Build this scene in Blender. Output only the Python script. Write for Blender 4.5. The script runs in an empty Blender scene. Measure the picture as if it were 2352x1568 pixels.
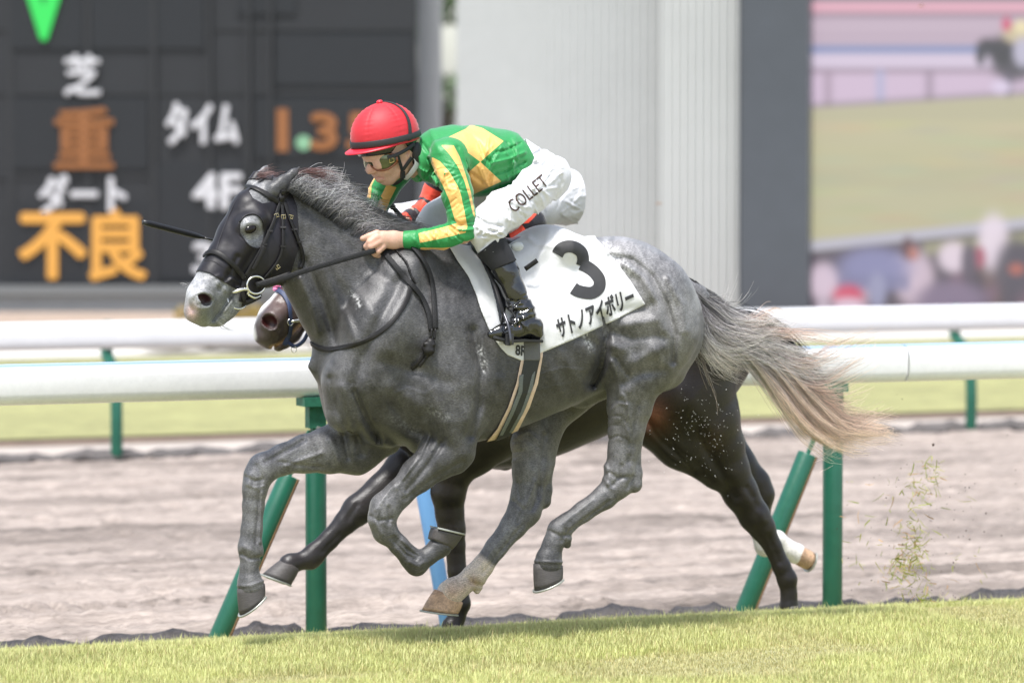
import bpy, bmesh, math, random, time
T0_ = time.time()
import numpy as np
from mathutils import Vector, Matrix
from mathutils.bvhtree import BVHTree

# ------------------------------------------------------------------ camera, sky, sun, exposure
# World frame: +X is the running direction (to the left in the picture), +Y points across the
# course towards the camera, +Z is up.  1 unit = 1 m.
scene = bpy.context.scene
FPX = 9800.0                       # focal length in pixels of a 2352 x 1568 picture
CX, CY, VH = 1176.0, 784.0, 282.0  # picture centre and horizon row
YAW = math.radians(23.0)
CAM_H = 2.0
cs, sn = math.cos(YAW), math.sin(YAW)
CAM = np.array([-0.13 * cs * 1.0 + 17.0 * sn, 0.13 * sn + 17.0 * cs, CAM_H])
pit = math.atan((CY - VH) / FPX)
RIGHT = np.array([-cs, sn, 0.0])
FLAT = np.array([-sn, -cs, 0.0])
FWD = FLAT * math.cos(pit) + np.array([0, 0, -math.sin(pit)])
UP = FLAT * math.sin(pit) + np.array([0, 0, math.cos(pit)])

cam_data = bpy.data.cameras.new('camera')
cam = bpy.data.objects.new('camera', cam_data)
scene.collection.objects.link(cam)
cam_data.sensor_width = 36.0
cam_data.lens = 36.0 * FPX / 2352.0
cam_data.clip_end = 400.0
cam_data.clip_start = 0.5
cam.matrix_world = Matrix(((RIGHT[0], UP[0], -FWD[0], CAM[0]), (RIGHT[1], UP[1], -FWD[1], CAM[1]),
                           (RIGHT[2], UP[2], -FWD[2], CAM[2]), (0, 0, 0, 1)))
cam_data.dof.use_dof = True
cam_data.dof.focus_distance = 16.75
cam_data.dof.aperture_fstop = 2.3
scene.camera = cam

SUN_EL, SUN_AZ = math.radians(68), math.radians(48)   # azimuth measured from +X towards +Y: high, ahead of the horses and a little to the camera's side
world = bpy.data.worlds.new('World'); scene.world = world; world.use_nodes = True
wn = world.node_tree; wn.nodes.clear()
w_out = wn.nodes.new('ShaderNodeOutputWorld'); w_bg = wn.nodes.new('ShaderNodeBackground')
w_sky = wn.nodes.new('ShaderNodeTexSky'); w_sky.sky_type = 'NISHITA'; w_sky.sun_disc = False
w_sky.sun_elevation = SUN_EL; w_sky.sun_rotation = math.pi / 2 - SUN_AZ
w_sky.dust_density = 1.5; w_sky.air_density = 1.0
w_hsv = wn.nodes.new('ShaderNodeHueSaturation'); w_hsv.inputs['Saturation'].default_value = 0.6   # thin bright cloud, little blue
wn.links.new(w_sky.outputs[0], w_hsv.inputs['Color']); wn.links.new(w_hsv.outputs[0], w_bg.inputs[0])
w_bg.inputs[1].default_value = 0.12
wn.links.new(w_bg.outputs[0], w_out.inputs[0])

sun_d = bpy.data.lights.new('sun', 'SUN'); sun = bpy.data.objects.new('sun', sun_d); scene.collection.objects.link(sun)
sun_d.energy = 2.6; sun_d.angle = math.radians(9); sun_d.color = (1.0, 0.975, 0.94)
sd = Vector((math.cos(SUN_EL) * math.cos(SUN_AZ), math.cos(SUN_EL) * math.sin(SUN_AZ), math.sin(SUN_EL)))
sun.rotation_euler = sd.to_track_quat('Z', 'Y').to_euler()

vs = scene.view_settings
vs.view_transform = 'Standard'; vs.look = 'None'; vs.gamma = 1.0; vs.use_curve_mapping = False
vs.exposure = 1.22
scene.render.film_transparent = False
scene.cycles.use_denoising = True
scene.cycles.max_bounces = 6

random.seed(5); rng = np.random.default_rng(5)

# ------------------------------------------------------------------ geometry helpers
class Frame:
    """A vertical plane standing in the place, turned by yaw about Z: pt(u, v, w) is the point that
    lies w metres to the camera's side of it on the line of sight through picture pixel (u, v)."""
    def __init__(self, org, yaw=0.0):
        self.o = np.array(org, float)
        self.n = np.array([math.sin(yaw), math.cos(yaw), 0.0])     # lateral axis
        self.f = np.array([math.cos(yaw), -math.sin(yaw), 0.0])    # forward axis
    def pt(self, u, v, w=0.0):
        d = FWD + RIGHT * (u - CX) / FPX - UP * (v - CY) / FPX
        t = (w + np.dot(self.o - CAM, self.n)) / np.dot(d, self.n)
        return CAM + d * t

def project(P):
    q = np.asarray(P) - CAM
    z = q @ FWD
    return CX + FPX * (q @ RIGHT) / z, CY - FPX * (q @ UP) / z

def ray(u, v):
    d = FWD + RIGHT * (u - CX) / FPX - UP * (v - CY) / FPX
    return d / np.linalg.norm(d)

def ground_pt(u, v, z=0.0):
    d = ray(u, v); t = (z - CAM[2]) / d[2]
    return CAM + d * t

PX = 576.0   # picture pixels per metre at the near horse
F0 = Frame((0, 0, 0))

class Field:
    """Distance field on a regular grid, filled primitive by primitive and meshed by surface nets."""
    def __init__(self, lo, hi, h):
        self.h = h; self.lo = np.array(lo, np.float32)
        self.n = tuple(int(math.ceil((b - a) / h)) + 1 for a, b in zip(lo, hi))
        self.ax = [np.float32(lo[i]) + np.arange(self.n[i], dtype=np.float32) * np.float32(h) for i in range(3)]
        self.D = np.full(self.n, 0.6, np.float32)
    def sl(self, lo, hi):
        s = []
        for i in range(3):
            a = max(0, int(math.floor((lo[i] - self.lo[i]) / self.h)))
            b = min(self.n[i], int(math.ceil((hi[i] - self.lo[i]) / self.h)) + 1)
            if b <= a: return None
            s.append(slice(a, b))
        return tuple(s)
    def xyz(self, s):
        return (self.ax[0][s[0]][:, None, None], self.ax[1][s[1]][None, :, None], self.ax[2][s[2]][None, None, :])
    def blend(self, s, d, k, sub=False):
        A = self.D[s]
        if sub:
            d = -d
            if k > 0:
                h = np.maximum(k - np.abs(A - d), 0) / k
                self.D[s] = np.maximum(A, d) + h * h * k * 0.25
            else: self.D[s] = np.maximum(A, d)
        elif k > 0:
            h = np.maximum(k - np.abs(A - d), 0) / k
            self.D[s] = np.minimum(A, d) - h * h * k * 0.25
        else: self.D[s] = np.minimum(A, d)
    def cone(self, a, b, ra, rb, k=0.02, q=1.0, lat=(0, 1, 0), sub=False):
        a = np.array(a, np.float32); b = np.array(b, np.float32); lat = np.array(lat, np.float32)
        r = max(ra, rb) * max(1.0, q) + k + 0.03
        s = self.sl(np.minimum(a, b) - r, np.maximum(a, b) + r)
        if s is None: return
        x, y, z = self.xyz(s); g = np.float32(1.0 / q - 1.0)
        px, py, pz = x - a[0], y - a[1], z - a[2]; ba = b - a
        if abs(g) > 1e-4:
            t = px * lat[0] + py * lat[1] + pz * lat[2]
            px = px + g * t * lat[0]; py = py + g * t * lat[1]; pz = pz + g * t * lat[2]
            ba = ba + g * float(ba @ lat) * lat
        l2 = float(ba @ ba) + 1e-12
        t = np.clip((px * ba[0] + py * ba[1] + pz * ba[2]) / l2, 0, 1)
        d = np.sqrt((px - ba[0] * t) ** 2 + (py - ba[1] * t) ** 2 + (pz - ba[2] * t) ** 2) - (ra + (rb - ra) * t)
        self.blend(s, (d * np.float32(min(1.0, math.sqrt(q)))).astype(np.float32), k, sub)
    def tube(self, st, fr=F0, k=0.02, q=1.0, kin=None, rs=None):
        """st: (u, v, w, radius in pixels) stations joined by tapering segments."""
        P = [(fr.pt(u, v, w), r / (rs or PX)) for u, v, w, r in st]
        if len(P) == 1: P = P * 2
        for i in range(len(P) - 1):
            self.cone(P[i][0], P[i + 1][0], P[i][1], P[i + 1][1], k if i == 0 or kin is None else kin, q, fr.n)
    def ell(self, c, axes, rad, k=0.02, sub=False):
        c = np.array(c, np.float32); A = np.array(axes, np.float32); rad = np.array(rad, np.float32)
        r = float(rad.max()) + k + 0.02
        s = self.sl(c - r, c + r)
        if s is None: return
        x, y, z = self.xyz(s); x = x - c[0]; y = y - c[1]; z = z - c[2]
        e = [(x * A[i][0] + y * A[i][1] + z * A[i][2]) / rad[i] for i in range(3)]
        q0 = np.sqrt(e[0] ** 2 + e[1] ** 2 + e[2] ** 2)
        q1 = np.sqrt((e[0] / rad[0]) ** 2 + (e[1] / rad[1]) ** 2 + (e[2] / rad[2]) ** 2) + 1e-6
        self.blend(s, (q0 * (q0 - 1.0) / q1).astype(np.float32), k, sub)
    def loft_x(self, st, fr=F0, k=0.0, n=2.2):
        """Body slices across X. st: (u, v_top, v_bottom, half width, row of greatest width 0..1)."""
        rows = []
        for u, vt, vb, hw, m in st:
            a = fr.pt(u, vt, 0); b = fr.pt(u, vb, 0)
            rows.append(((a[0] + b[0]) / 2, a[2], b[2], hw, b[2] + (a[2] - b[2]) * m))
        rows.sort(); R = np.array(rows)
        s = self.sl((R[0, 0] - .05, fr.o[1] - R[:, 3].max() - .1, R[:, 2].min() - .1), (R[-1, 0] + .05, fr.o[1] + R[:, 3].max() + .1, R[:, 1].max() + .1))
        x, y, z = self.xyz(s); xs = x[:, 0, 0]
        I = [smooth_interp(xs, R[:, 0], R[:, j]).astype(np.float32)[:, None, None] for j in (1, 2, 3, 4)]
        top, bot, hw, zc = I
        zz = z - zc; yy = np.abs(y - fr.o[1]) / np.maximum(hw, .01)
        hz = np.where(zz > 0, np.maximum(top - zc, .01), np.maximum(zc - bot, .01))
        zn = np.abs(zz) / hz
        qv = (yy ** n + zn ** n) ** (1.0 / n)
        d = (qv - 1) * np.minimum(hw, hz)
        over = np.maximum(np.maximum(R[0, 0] - x, x - R[-1, 0]), 0)
        self.blend(s, np.maximum(d, over - 0.0 + np.minimum(d, 0) * 0 if False else d + over).astype(np.float32), k)
    def band(self, width):
        I = np.nonzero(np.abs(self.D) < width)
        P = np.stack([self.ax[i][I[i]] for i in range(3)], 1)
        return I, P
    def mesh(self, smooth=2):
        return surface_nets(self.D, self.lo, self.h, smooth)

def smooth_interp(x, xp, fp):
    """Monotone-ish cubic (Catmull-Rom) interpolation with end clamping."""
    xp = np.asarray(xp, float); fp = np.asarray(fp, float)
    m = np.gradient(fp, xp)
    i = np.clip(np.searchsorted(xp, x) - 1, 0, len(xp) - 2)
    h = xp[i + 1] - xp[i]; t = np.clip((x - xp[i]) / h, 0, 1)
    return ((2 * t ** 3 - 3 * t ** 2 + 1) * fp[i] + (t ** 3 - 2 * t ** 2 + t) * h * m[i]
            + (-2 * t ** 3 + 3 * t ** 2) * fp[i + 1] + (t ** 3 - t ** 2) * h * m[i + 1])

def surface_nets(D, lo, h, smooth=2):
    S = D < 0
    nx, ny, nz = D.shape
    # sign changes along each axis
    c = np.zeros((nx - 1, ny - 1, nz - 1), np.uint8)
    for i in (0, 1):
        for j in (0, 1):
            for k in (0, 1):
                c += S[i:nx - 1 + i, j:ny - 1 + j, k:nz - 1 + k]
    act = np.flatnonzero((c > 0) & (c < 8)); del c
    cx, r = np.divmod(act, (ny - 1) * (nz - 1)); cy, cz = np.divmod(r, nz - 1)
    V = {}
    for i in (0, 1):
        for j in (0, 1):
            for k in (0, 1): V[i, j, k] = D[cx + i, cy + j, cz + k]
    acc = np.zeros((len(act), 3), np.float64); cnt = np.zeros(len(act))
    corners = list(V)
    for a in corners:
        for ax in range(3):
            if a[ax]: continue
            b = list(a); b[ax] = 1; b = tuple(b)
            va, vb = V[a], V[b]; m = (va < 0) != (vb < 0)
            t = np.where(m, va / np.where(m, va - vb, 1), 0)
            for q in range(3):
                acc[:, q] += np.where(m, a[q] + (t if q == ax else 0), 0)
            cnt += m
    pos = acc / cnt[:, None] + np.stack([cx, cy, cz], 1)
    pos = pos * h + np.asarray(lo)[None, :]
    quads = []
    def cid(x, y, z): return np.searchsorted(act, (x * (ny - 1) + y) * (nz - 1) + z)
    for ax in range(3):
        sa = [slice(None)] * 3; sb = [slice(None)] * 3
        sa[ax] = slice(0, -1); sb[ax] = slice(1, None)
        A, B = S[tuple(sa)], S[tuple(sb)]
        e = np.nonzero(A != B); flip = A[e]
        o = [1, 2] if ax == 0 else ([2, 0] if ax == 1 else [0, 1])
        ok = (e[o[0]] > 0) & (e[o[1]] > 0) & (e[o[0]] < D.shape[o[0]] - 1) & (e[o[1]] < D.shape[o[1]] - 1)
        e = [q[ok] for q in e]; flip = flip[ok]
        def shifted(d0, d1):
            p = [q.copy() for q in e]; p[o[0]] -= d0; p[o[1]] -= d1
            return cid(*p)
        Q = np.stack([shifted(1, 1), shifted(0, 1), shifted(0, 0), shifted(1, 0)], 1)
        Q[~flip] = Q[~flip][:, ::-1]
        quads.append(Q)
    F = np.concatenate(quads)
    for _ in range(smooth):
        for lam in (0.5, -0.52):
            s = np.zeros_like(pos); n = np.zeros(len(pos))
            for i in range(4):
                a, b = F[:, i], F[:, (i + 1) % 4]
                for q in range(3):
                    s[:, q] += np.bincount(a, pos[b, q], len(pos)) + np.bincount(b, pos[a, q], len(pos))
                n += np.bincount(a, minlength=len(pos)) + np.bincount(b, minlength=len(pos))
            pos = pos + lam * (s / np.maximum(n, 1)[:, None] - pos)
    return pos.astype(np.float32), F.astype(np.int32)

def mesh_obj(name, V, F, mat=None, parent=None, smooth=True, attrs=None):
    """One mesh object from vertices and faces (array of quads/tris or list of lists)."""
    me = bpy.data.meshes.new(name)
    V = np.asarray(V, np.float32)
    if isinstance(F, np.ndarray):
        n, k = F.shape
        me.vertices.add(len(V)); me.vertices.foreach_set('co', V.ravel())
        me.loops.add(n * k); me.loops.foreach_set('vertex_index', F.ravel().astype(np.int32))
        me.polygons.add(n); me.polygons.foreach_set('loop_start', np.arange(0, n * k, k, dtype=np.int32))
        me.update(calc_edges=True)
    else:
        me.from_pydata([tuple(map(float, v)) for v in V], [], F); me.update()
    if smooth: me.polygons.foreach_set('use_smooth', np.ones(len(me.polygons), bool))
    for an, av in (attrs or {}).items():
        av = np.asarray(av, np.float32)
        if av.ndim == 2:
            at = me.attributes.new(an, 'FLOAT_COLOR', 'POINT')
            at.data.foreach_set('color', np.concatenate([av, np.ones((len(av), 1), np.float32)], 1).ravel())
        else:
            at = me.attributes.new(an, 'FLOAT', 'POINT'); at.data.foreach_set('value', av)
    if mat is not None: me.materials.append(mat)
    o = bpy.data.objects.new(name, me); scene.collection.objects.link(o)
    if parent is not None:
        o.parent = parent; o.matrix_parent_inverse = Matrix.Translation(-parent.location) if parent.type == 'EMPTY' else Matrix()
    return o

def empty(name, loc, label, cat, group=None):
    o = bpy.data.objects.new(name, None); scene.collection.objects.link(o)
    o.location = [float(x) for x in loc]; o.empty_display_size = 0.1
    return tag(o, label, cat, group)

def tag(o, label=None, cat=None, group=None, kind=None):
    if label: o['label'] = label
    if cat: o['category'] = cat
    if group: o['group'] = group
    if kind: o['kind'] = kind
    return o

class MB:
    """Collects boxes, tubes, ribbons and discs into one mesh."""
    def __init__(self): self.V = []; self.F = []; self.A = []
    def add(self, V, F):
        o = len(self.V); self.V += [tuple(v) for v in V]; self.F += [[i + o for i in f] for f in F]; return self
    def box(self, c, axes, half):
        c = np.array(c, float); A = np.array(axes, float)
        V = [c + A[0] * half[0] * i + A[1] * half[1] * j + A[2] * half[2] * k for i in (-1, 1) for j in (-1, 1) for k in (-1, 1)]
        F = [[0, 1, 3, 2], [4, 6, 7, 5], [0, 4, 5, 1], [2, 3, 7, 6], [0, 2, 6, 4], [1, 5, 7, 3]]
        if np.linalg.det(A) < 0: F = [f[::-1] for f in F]
        return self.add(V, F)
    def tube(self, P, r, n=8, caps=True, closed=False, flat=1.0, nrm=None):
        P = [np.array(p, float) for p in P]; m = len(P)
        R = list(r) if hasattr(r, '__len__') else [r] * m
        ref = np.array(nrm, float) if nrm is not None else None; V = []
        for i in range(m):
            t = P[(i + 1) % m] - P[i - 1] if closed else P[min(i + 1, m - 1)] - P[max(i - 1, 0)]
            t = t / (np.linalg.norm(t) + 1e-12)
            if ref is None or abs(ref @ t) > .98: ref = np.array([0, 0, 1.0]) if abs(t[2]) < .9 else np.array([1.0, 0, 0])
            a = ref - t * (ref @ t); a /= np.linalg.norm(a); b = np.cross(t, a); ref = a if nrm is None else ref
            for j in range(n):
                q = 2 * math.pi * j / n
                V.append(P[i] + (a * math.cos(q) * flat + b * math.sin(q)) * R[i])
        F = []
        for i in range(m if closed else m - 1):
            i2 = (i + 1) % m
            for j in range(n): F.append([i * n + j, i * n + (j + 1) % n, i2 * n + (j + 1) % n, i2 * n + j])
        if caps and not closed: F += [list(range(n))[::-1], [(m - 1) * n + j for j in range(n)]]
        return self.add(V, F)
    def ribbon(self, P, N, width, thick, closed=False):
        """A flat strap along P whose face looks along N."""
        P = np.array(P, float); N = np.array(N, float); m = len(P); V = []
        W = width if hasattr(width, '__len__') else [width] * m
        for i in range(m):
            t = P[(i + 1) % m] - P[i - 1] if closed else P[min(i + 1, m - 1)] - P[max(i - 1, 0)]
            t /= np.linalg.norm(t) + 1e-12
            n = N[i] - t * (N[i] @ t); n /= np.linalg.norm(n) + 1e-12
            s = np.cross(n, t); h, w = thick / 2, W[i] / 2
            for a, b in ((-1, -.6), (-.85, -1), (.85, -1), (1, -.6), (1, .6), (.85, 1), (-.85, 1), (-1, .6)):
                V.append(P[i] + s * w * a + n * h * b)
        F = []
        for i in range(m if closed else m - 1):
            i2 = (i + 1) % m
            for j in range(8): F.append([i * 8 + j, i * 8 + (j + 1) % 8, i2 * 8 + (j + 1) % 8, i2 * 8 + j])
        if not closed: F += [list(range(8))[::-1], [(m - 1) * 8 + j for j in range(8)]]
        return self.add(V, F)
    def build(self, name, mat=None, parent=None, smooth=False, attrs=None):
        return mesh_obj(name, np.array(self.V), self.F, mat, parent, smooth, attrs)

def spline(P, n):
    """Catmull-Rom resampling of a list of points."""
    P = np.array(P, float); m = len(P)
    d = np.concatenate([[0], np.cumsum(np.linalg.norm(np.diff(P, axis=0), axis=1) + 1e-9)])
    x = np.linspace(0, d[-1], n)
    return np.stack([smooth_interp(x, d, P[:, j]) for j in range(P.shape[1])], 1)

def poly_sd(u, v, poly):
    """Signed distance (negative inside) of points to a polygon."""
    P = np.array(poly, float); box_ = (u > P[:, 0].min() - 16) & (u < P[:, 0].max() + 16) & (v > P[:, 1].min() - 16) & (v < P[:, 1].max() + 16)
    if u.ndim == 1 and box_.sum() < .97 * u.size:
        out = np.full(u.shape, 16.0); out[box_] = poly_sd_full(u[box_], v[box_], P); return out
    return poly_sd_full(u, v, P)
def poly_sd_full(u, v, P):
    d = np.full(u.shape, 1e18); s = np.zeros(u.shape, bool)
    for i in range(len(P)):
        a, b = P[i], P[i - 1]; e = b - a
        wx, wy = u - a[0], v - a[1]
        t = np.clip((wx * e[0] + wy * e[1]) / (e @ e + 1e-12), 0, 1)
        d = np.minimum(d, (wx - e[0] * t) ** 2 + (wy - e[1] * t) ** 2)
        c = ((a[1] > v) != (b[1] > v))
        with np.errstate(divide='ignore', invalid='ignore'):
            s ^= c & (u < (b[0] - a[0]) * (v - a[1]) / (b[1] - a[1] + 1e-30) + a[0])
    return np.where(s, -1, 1) * np.sqrt(d)

def line_d(u, v, pts):
    d = np.full(u.shape, 1e18)
    for i in range(len(pts) - 1):
        a = np.array(pts[i][:2], float); e = np.array(pts[i + 1][:2], float) - a
        wx, wy = u - a[0], v - a[1]; t = np.clip((wx * e[0] + wy * e[1]) / (e @ e + 1e-12), 0, 1)
        d = np.minimum(d, (wx - e[0] * t) ** 2 + (wy - e[1] * t) ** 2)
    return np.sqrt(d)

def vnoise2(x, y, seed=0):
    """Smooth value noise on arrays."""
    r = np.random.default_rng(seed).random((256, 256))
    xi = np.floor(x).astype(int); yi = np.floor(y).astype(int); fx = x - xi; fy = y - yi
    fx = fx * fx * (3 - 2 * fx); fy = fy * fy * (3 - 2 * fy)
    g = lambda i, j: r[(xi + i) % 256, (yi + j) % 256]
    return (g(0, 0) * (1 - fx) + g(1, 0) * fx) * (1 - fy) + (g(0, 1) * (1 - fx) + g(1, 1) * fx) * fy

# ------------------------------------------------------------------ materials
def mat(name, col=(.5, .5, .5), rough=.6, spec=.5, metal=0., noise=None, bump=None, attr=None, sheen=0., coat=0., emit=None, coords='Object', stretch=(1, 1, 1), turn=(0, 0, 0)):
    """Principled material. noise=(scale, amount) varies the colour; bump=(scale, strength, distance) the relief."""
    m = bpy.data.materials.new(name); m.use_nodes = True; nt = m.node_tree; N, L = nt.nodes, nt.links
    b = N['Principled BSDF']
    b.inputs['Roughness'].default_value = rough; b.inputs['Specular IOR Level'].default_value = spec
    b.inputs['Metallic'].default_value = metal
    if sheen: b.inputs['Sheen Weight'].default_value = sheen; b.inputs['Sheen Roughness'].default_value = .4
    if coat: b.inputs['Coat Weight'].default_value = coat; b.inputs['Coat Roughness'].default_value = .05
    tc = N.new('ShaderNodeTexCoord'); mp = N.new('ShaderNodeMapping'); mp.inputs['Scale'].default_value = stretch; mp.inputs['Rotation'].default_value = turn
    L.new(tc.outputs[coords], mp.inputs[0])
    if attr:
        a = N.new('ShaderNodeAttribute'); a.attribute_name = attr; c = a.outputs['Color']
    else:
        a = N.new('ShaderNodeRGB'); a.outputs[0].default_value = (*col, 1); c = a.outputs[0]
    if noise:
        for sc, am in (noise if isinstance(noise[0], tuple) else (noise,)):
            t = N.new('ShaderNodeTexNoise'); t.inputs['Scale'].default_value = sc; t.inputs['Detail'].default_value = 6; t.inputs['Roughness'].default_value = .65
            L.new(mp.outputs[0], t.inputs['Vector'])
            r = N.new('ShaderNodeMapRange'); r.inputs[1].default_value = .25; r.inputs[2].default_value = .75
            r.inputs[3].default_value = 1 - am; r.inputs[4].default_value = 1 + am; L.new(t.outputs[0], r.inputs[0])
            x = N.new('ShaderNodeMix'); x.data_type = 'RGBA'; x.blend_type = 'MULTIPLY'; x.inputs[0].default_value = 1; x.clamp_result = False
            L.new(c, x.inputs[6]); L.new(r.outputs[0], x.inputs[7]); c = x.outputs[2]
    L.new(c, b.inputs['Base Color'])
    if bump:
        prev = None
        for sc, st, di in (bump if isinstance(bump[0], tuple) else (bump,)):
            t = N.new('ShaderNodeTexNoise'); t.inputs['Scale'].default_value = sc; t.inputs['Detail'].default_value = 4
            L.new(mp.outputs[0], t.inputs['Vector'])
            q = N.new('ShaderNodeBump'); q.inputs['Strength'].default_value = st; q.inputs['Distance'].default_value = di
            L.new(t.outputs[0], q.inputs['Height'])
            if prev: L.new(prev.outputs[0], q.inputs['Normal'])
            prev = q
        L.new(prev.outputs[0], b.inputs['Normal'])
    if emit:
        b.inputs['Emission Color'].default_value = (*emit[0], 1); b.inputs['Emission Strength'].default_value = emit[1]
    return m
# ------------------------------------------------------------------ ground, course, rails
def lin(*c): return tuple(((x / 255) / 12.92 if x / 255 <= .04045 else ((x / 255 + .055) / 1.055) ** 2.4) for x in c)
YC = -.24            # the turf's edge: beyond it the ground falls away to the rail
def gz(y):
    return np.where(y > YC, -.076, np.where(y > -2.3, -.076 + (y - YC) * .121, -.325))
def sheet(name, x0, x1, ys, zs, m, n=2):
    V, F = [], []; xs = np.linspace(x0, x1, n)
    for y, z in zip(ys, zs):
        for x in xs: V.append((x, y, z))
    for i in range(len(ys) - 1):
        for j in range(n - 1): F.append([i * n + j, (i + 1) * n + j, (i + 1) * n + j + 1, i * n + j + 1])
    o = mesh_obj(name, V, F, m, smooth=True)
    if o.data.polygons[0].normal.z < 0: o.data.flip_normals()
    return tag(o, kind='structure')
M_ground = mat('infield_ground', (.16, .15, .09), rough=.9, noise=((.6, .3), (6, .2)))
sheet('ground', -260, 260, [-320, 60], [-.42, -.42], M_ground)
M_turf = mat('turf', (.34, .33, .18), rough=.9, spec=.2, noise=((1.3, .16), (9, .2), (70, .3)), bump=((80, .6, .02),))
yt = [22, 10, 4, 2, 1, .4, 0, YC + .1, YC, YC - .15, -.6, -1, -1.6, -2.25]
tag(sheet('turf', -30, 30, yt, [float(gz(np.array(y))) for y in yt], M_turf), 'bright yellow-green turf course')
# harrowed sand track with wheel ruts, hoof holes and a raked-up ridge
ys = np.linspace(-2.2, -12.3, 430); xs = np.linspace(-9.5, 6.2, 520)
XX, YY = np.meshgrid(xs, ys, indexing='xy')
Z = -.325 + .0025 * (-YY - 2.2)
Z += .030 * np.exp(-((YY + 2.75 + .04 * vnoise2(XX * .8, YY * .8, 3)) / .14) ** 2)
n1 = vnoise2(XX * 2.2, YY * 9, 1); n2 = vnoise2(XX * 9, YY * 11, 2); n3 = vnoise2(XX * 24, YY * 26, 4); n4 = vnoise2(XX * .28, YY * 6 + .4 * vnoise2(XX * .7, YY, 9), 5)
Z += .022 * (n1 - .5) + .020 * (n2 - .5) + .020 * (n3 - .5) + .060 * (n4 - .5)
for yc, a, s in ((-3.35, .028, .06), (-3.62, -.030, .05), (-4.3, .022, .07), (-4.6, -.026, .06), (-5.3, .02, .08), (-5.6, -.03, .07), (-6.6, -.022, .09), (-7.5, .02, .1), (-8.4, -.02, .1)):
    Z += 1.6 * a * np.exp(-((YY - yc - .05 * (vnoise2(XX * .6, YY * 0 + yc, 6) - .5)) / s) ** 2) * (.5 + .8 * vnoise2(XX * 1.6, YY * 0 + yc * 3, 7))
# tread marks of the harrow's tyres
Z += .026 * np.sign(np.sin((XX * 1.0 + (YY + 3.9) * .8) * 2 * math.pi / .145)) * np.exp(-((YY + 3.98) / .09) ** 4) * (XX > -.6)
hr = np.random.default_rng(8)
for _ in range(240):
    hx, hy = hr.uniform(-9, 6), -2.7 - 9 * hr.random() ** 1.6; rx, ry = hr.uniform(.04, .09), hr.uniform(.035, .07)
    i0, i1 = np.searchsorted(xs, (hx - .25, hx + .25)); j0 = np.searchsorted(-ys, -hy - .25); j1 = np.searchsorted(-ys, -hy + .25)
    q = ((XX[j0:j1, i0:i1] - hx) / rx) ** 2 + ((YY[j0:j1, i0:i1] - hy) / ry) ** 2
    Z[j0:j1, i0:i1] += -.040 * np.exp(-q) + .020 * np.exp(-((np.sqrt(q) - 1.5) / .5) ** 2)
V = np.stack([XX, YY, Z], -1).reshape(-1, 3); nx = len(xs)
idx = np.arange(len(V)).reshape(len(ys), nx)
F = np.stack([idx[:-1, :-1], idx[1:, :-1], idx[1:, 1:], idx[:-1, 1:]], -1).reshape(-1, 4)
M_sand = mat('track_sand', (.335, .282, .248), rough=.95, spec=.1, noise=((1.5, .24), (5, .30), (20, .28), (80, .22)), bump=((28, .7, .04), (120, .7, .015)), stretch=(.10, 1.7, 1))
furrow_shade = 1 - .30 * np.clip((vnoise2(XX * .30 + 3, YY * 4.6, 21) - .52) * 4, 0, 1) - .20 * np.clip((vnoise2(XX * .9, YY * 15, 22) - .55) * 4, 0, 1) - .16 * np.clip((vnoise2(XX * 7, YY * 15, 23) - .66) * 5, 0, 1)  # darker streaks painted into the sand colour stand in for furrow shade
M_sand2 = mat('track_sand_shaded', attr='sand', rough=.95, spec=.1, noise=((5, .16), (20, .22), (80, .22)), bump=((28, .7, .04), (120, .7, .015)), stretch=(.12, 1.7, 1))
tag(mesh_obj('dirt_track', V, F, M_sand2, attrs={'sand': np.array([.375, .318, .282]) * furrow_shade.reshape(-1, 1)}), 'pale harrowed sand track with furrow shading painted in darker streaks', kind='structure')
sheet('dirt_track', -60, -9.5, [-12.3, -2.2], [-.30, -.325], M_sand); sheet('dirt_track', 6.2, 40, [-12.3, -2.2], [-.30, -.325], M_sand)
M_pale = mat('pale_verge', (.40, .35, .31), rough=.95, noise=((3, .12), (30, .12)))
sheet('verge', -60, 40, [-13.35, -12.25], [-.285, -.285], M_pale)
M_fturf = mat('far_turf', (.27, .265, .115), rough=.9, noise=((.8, .16), (5, .22), (30, .2)), bump=((30, .6, .05),))
M_soil = mat('bare_soil', (.16, .115, .085), rough=.95, noise=((4, .3), (30, .3)))
sheet('soil_strip', -60, 40, [-13.65, -13.3], [-.262, -.278], M_soil)
sheet('infield_lawn', -60, 40, [-23.5, -13.6], [-.245, -.25], M_fturf)
sheet('concrete_path', -60, 60, [-27.5, -23.4], [-.22, -.235], mat('concrete', (.55, .53, .49), rough=.9, noise=(4, .1)))
sheet('gravel_yard', -90, 60, [-60, -27.4], [-.21, -.21], mat('gravel', (.32, .25, .20), rough=.95, noise=((6, .2), (40, .3))))

# short turf: real blades where the lens can tell them apart
M_blade = bpy.data.materials.new('grass_blade'); M_blade.use_nodes = True
nt = M_blade.node_tree; pb = nt.nodes['Principled BSDF']; at_ = nt.nodes.new('ShaderNodeAttribute'); at_.attribute_name = 'tint'
tr = nt.nodes.new('ShaderNodeBsdfTranslucent'); mx = nt.nodes.new('ShaderNodeMixShader'); mx.inputs[0].default_value = .38
nt.links.new(at_.outputs['Color'], pb.inputs['Base Color']); nt.links.new(at_.outputs['Color'], tr.inputs['Color']); pb.inputs['Roughness'].default_value = .45; pb.inputs['Specular IOR Level'].default_value = .35
nt.links.new(pb.outputs[0], mx.inputs[1]); nt.links.new(tr.outputs[0], mx.inputs[2]); nt.links.new(mx.outputs[0], nt.nodes['Material Output'].inputs[0])
NB = 280000
gx = rng.uniform(-4.2, 3.6, NB * 2); gy = YC - .55 + rng.random(NB * 2) ** 1.25 * 3.9
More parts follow.
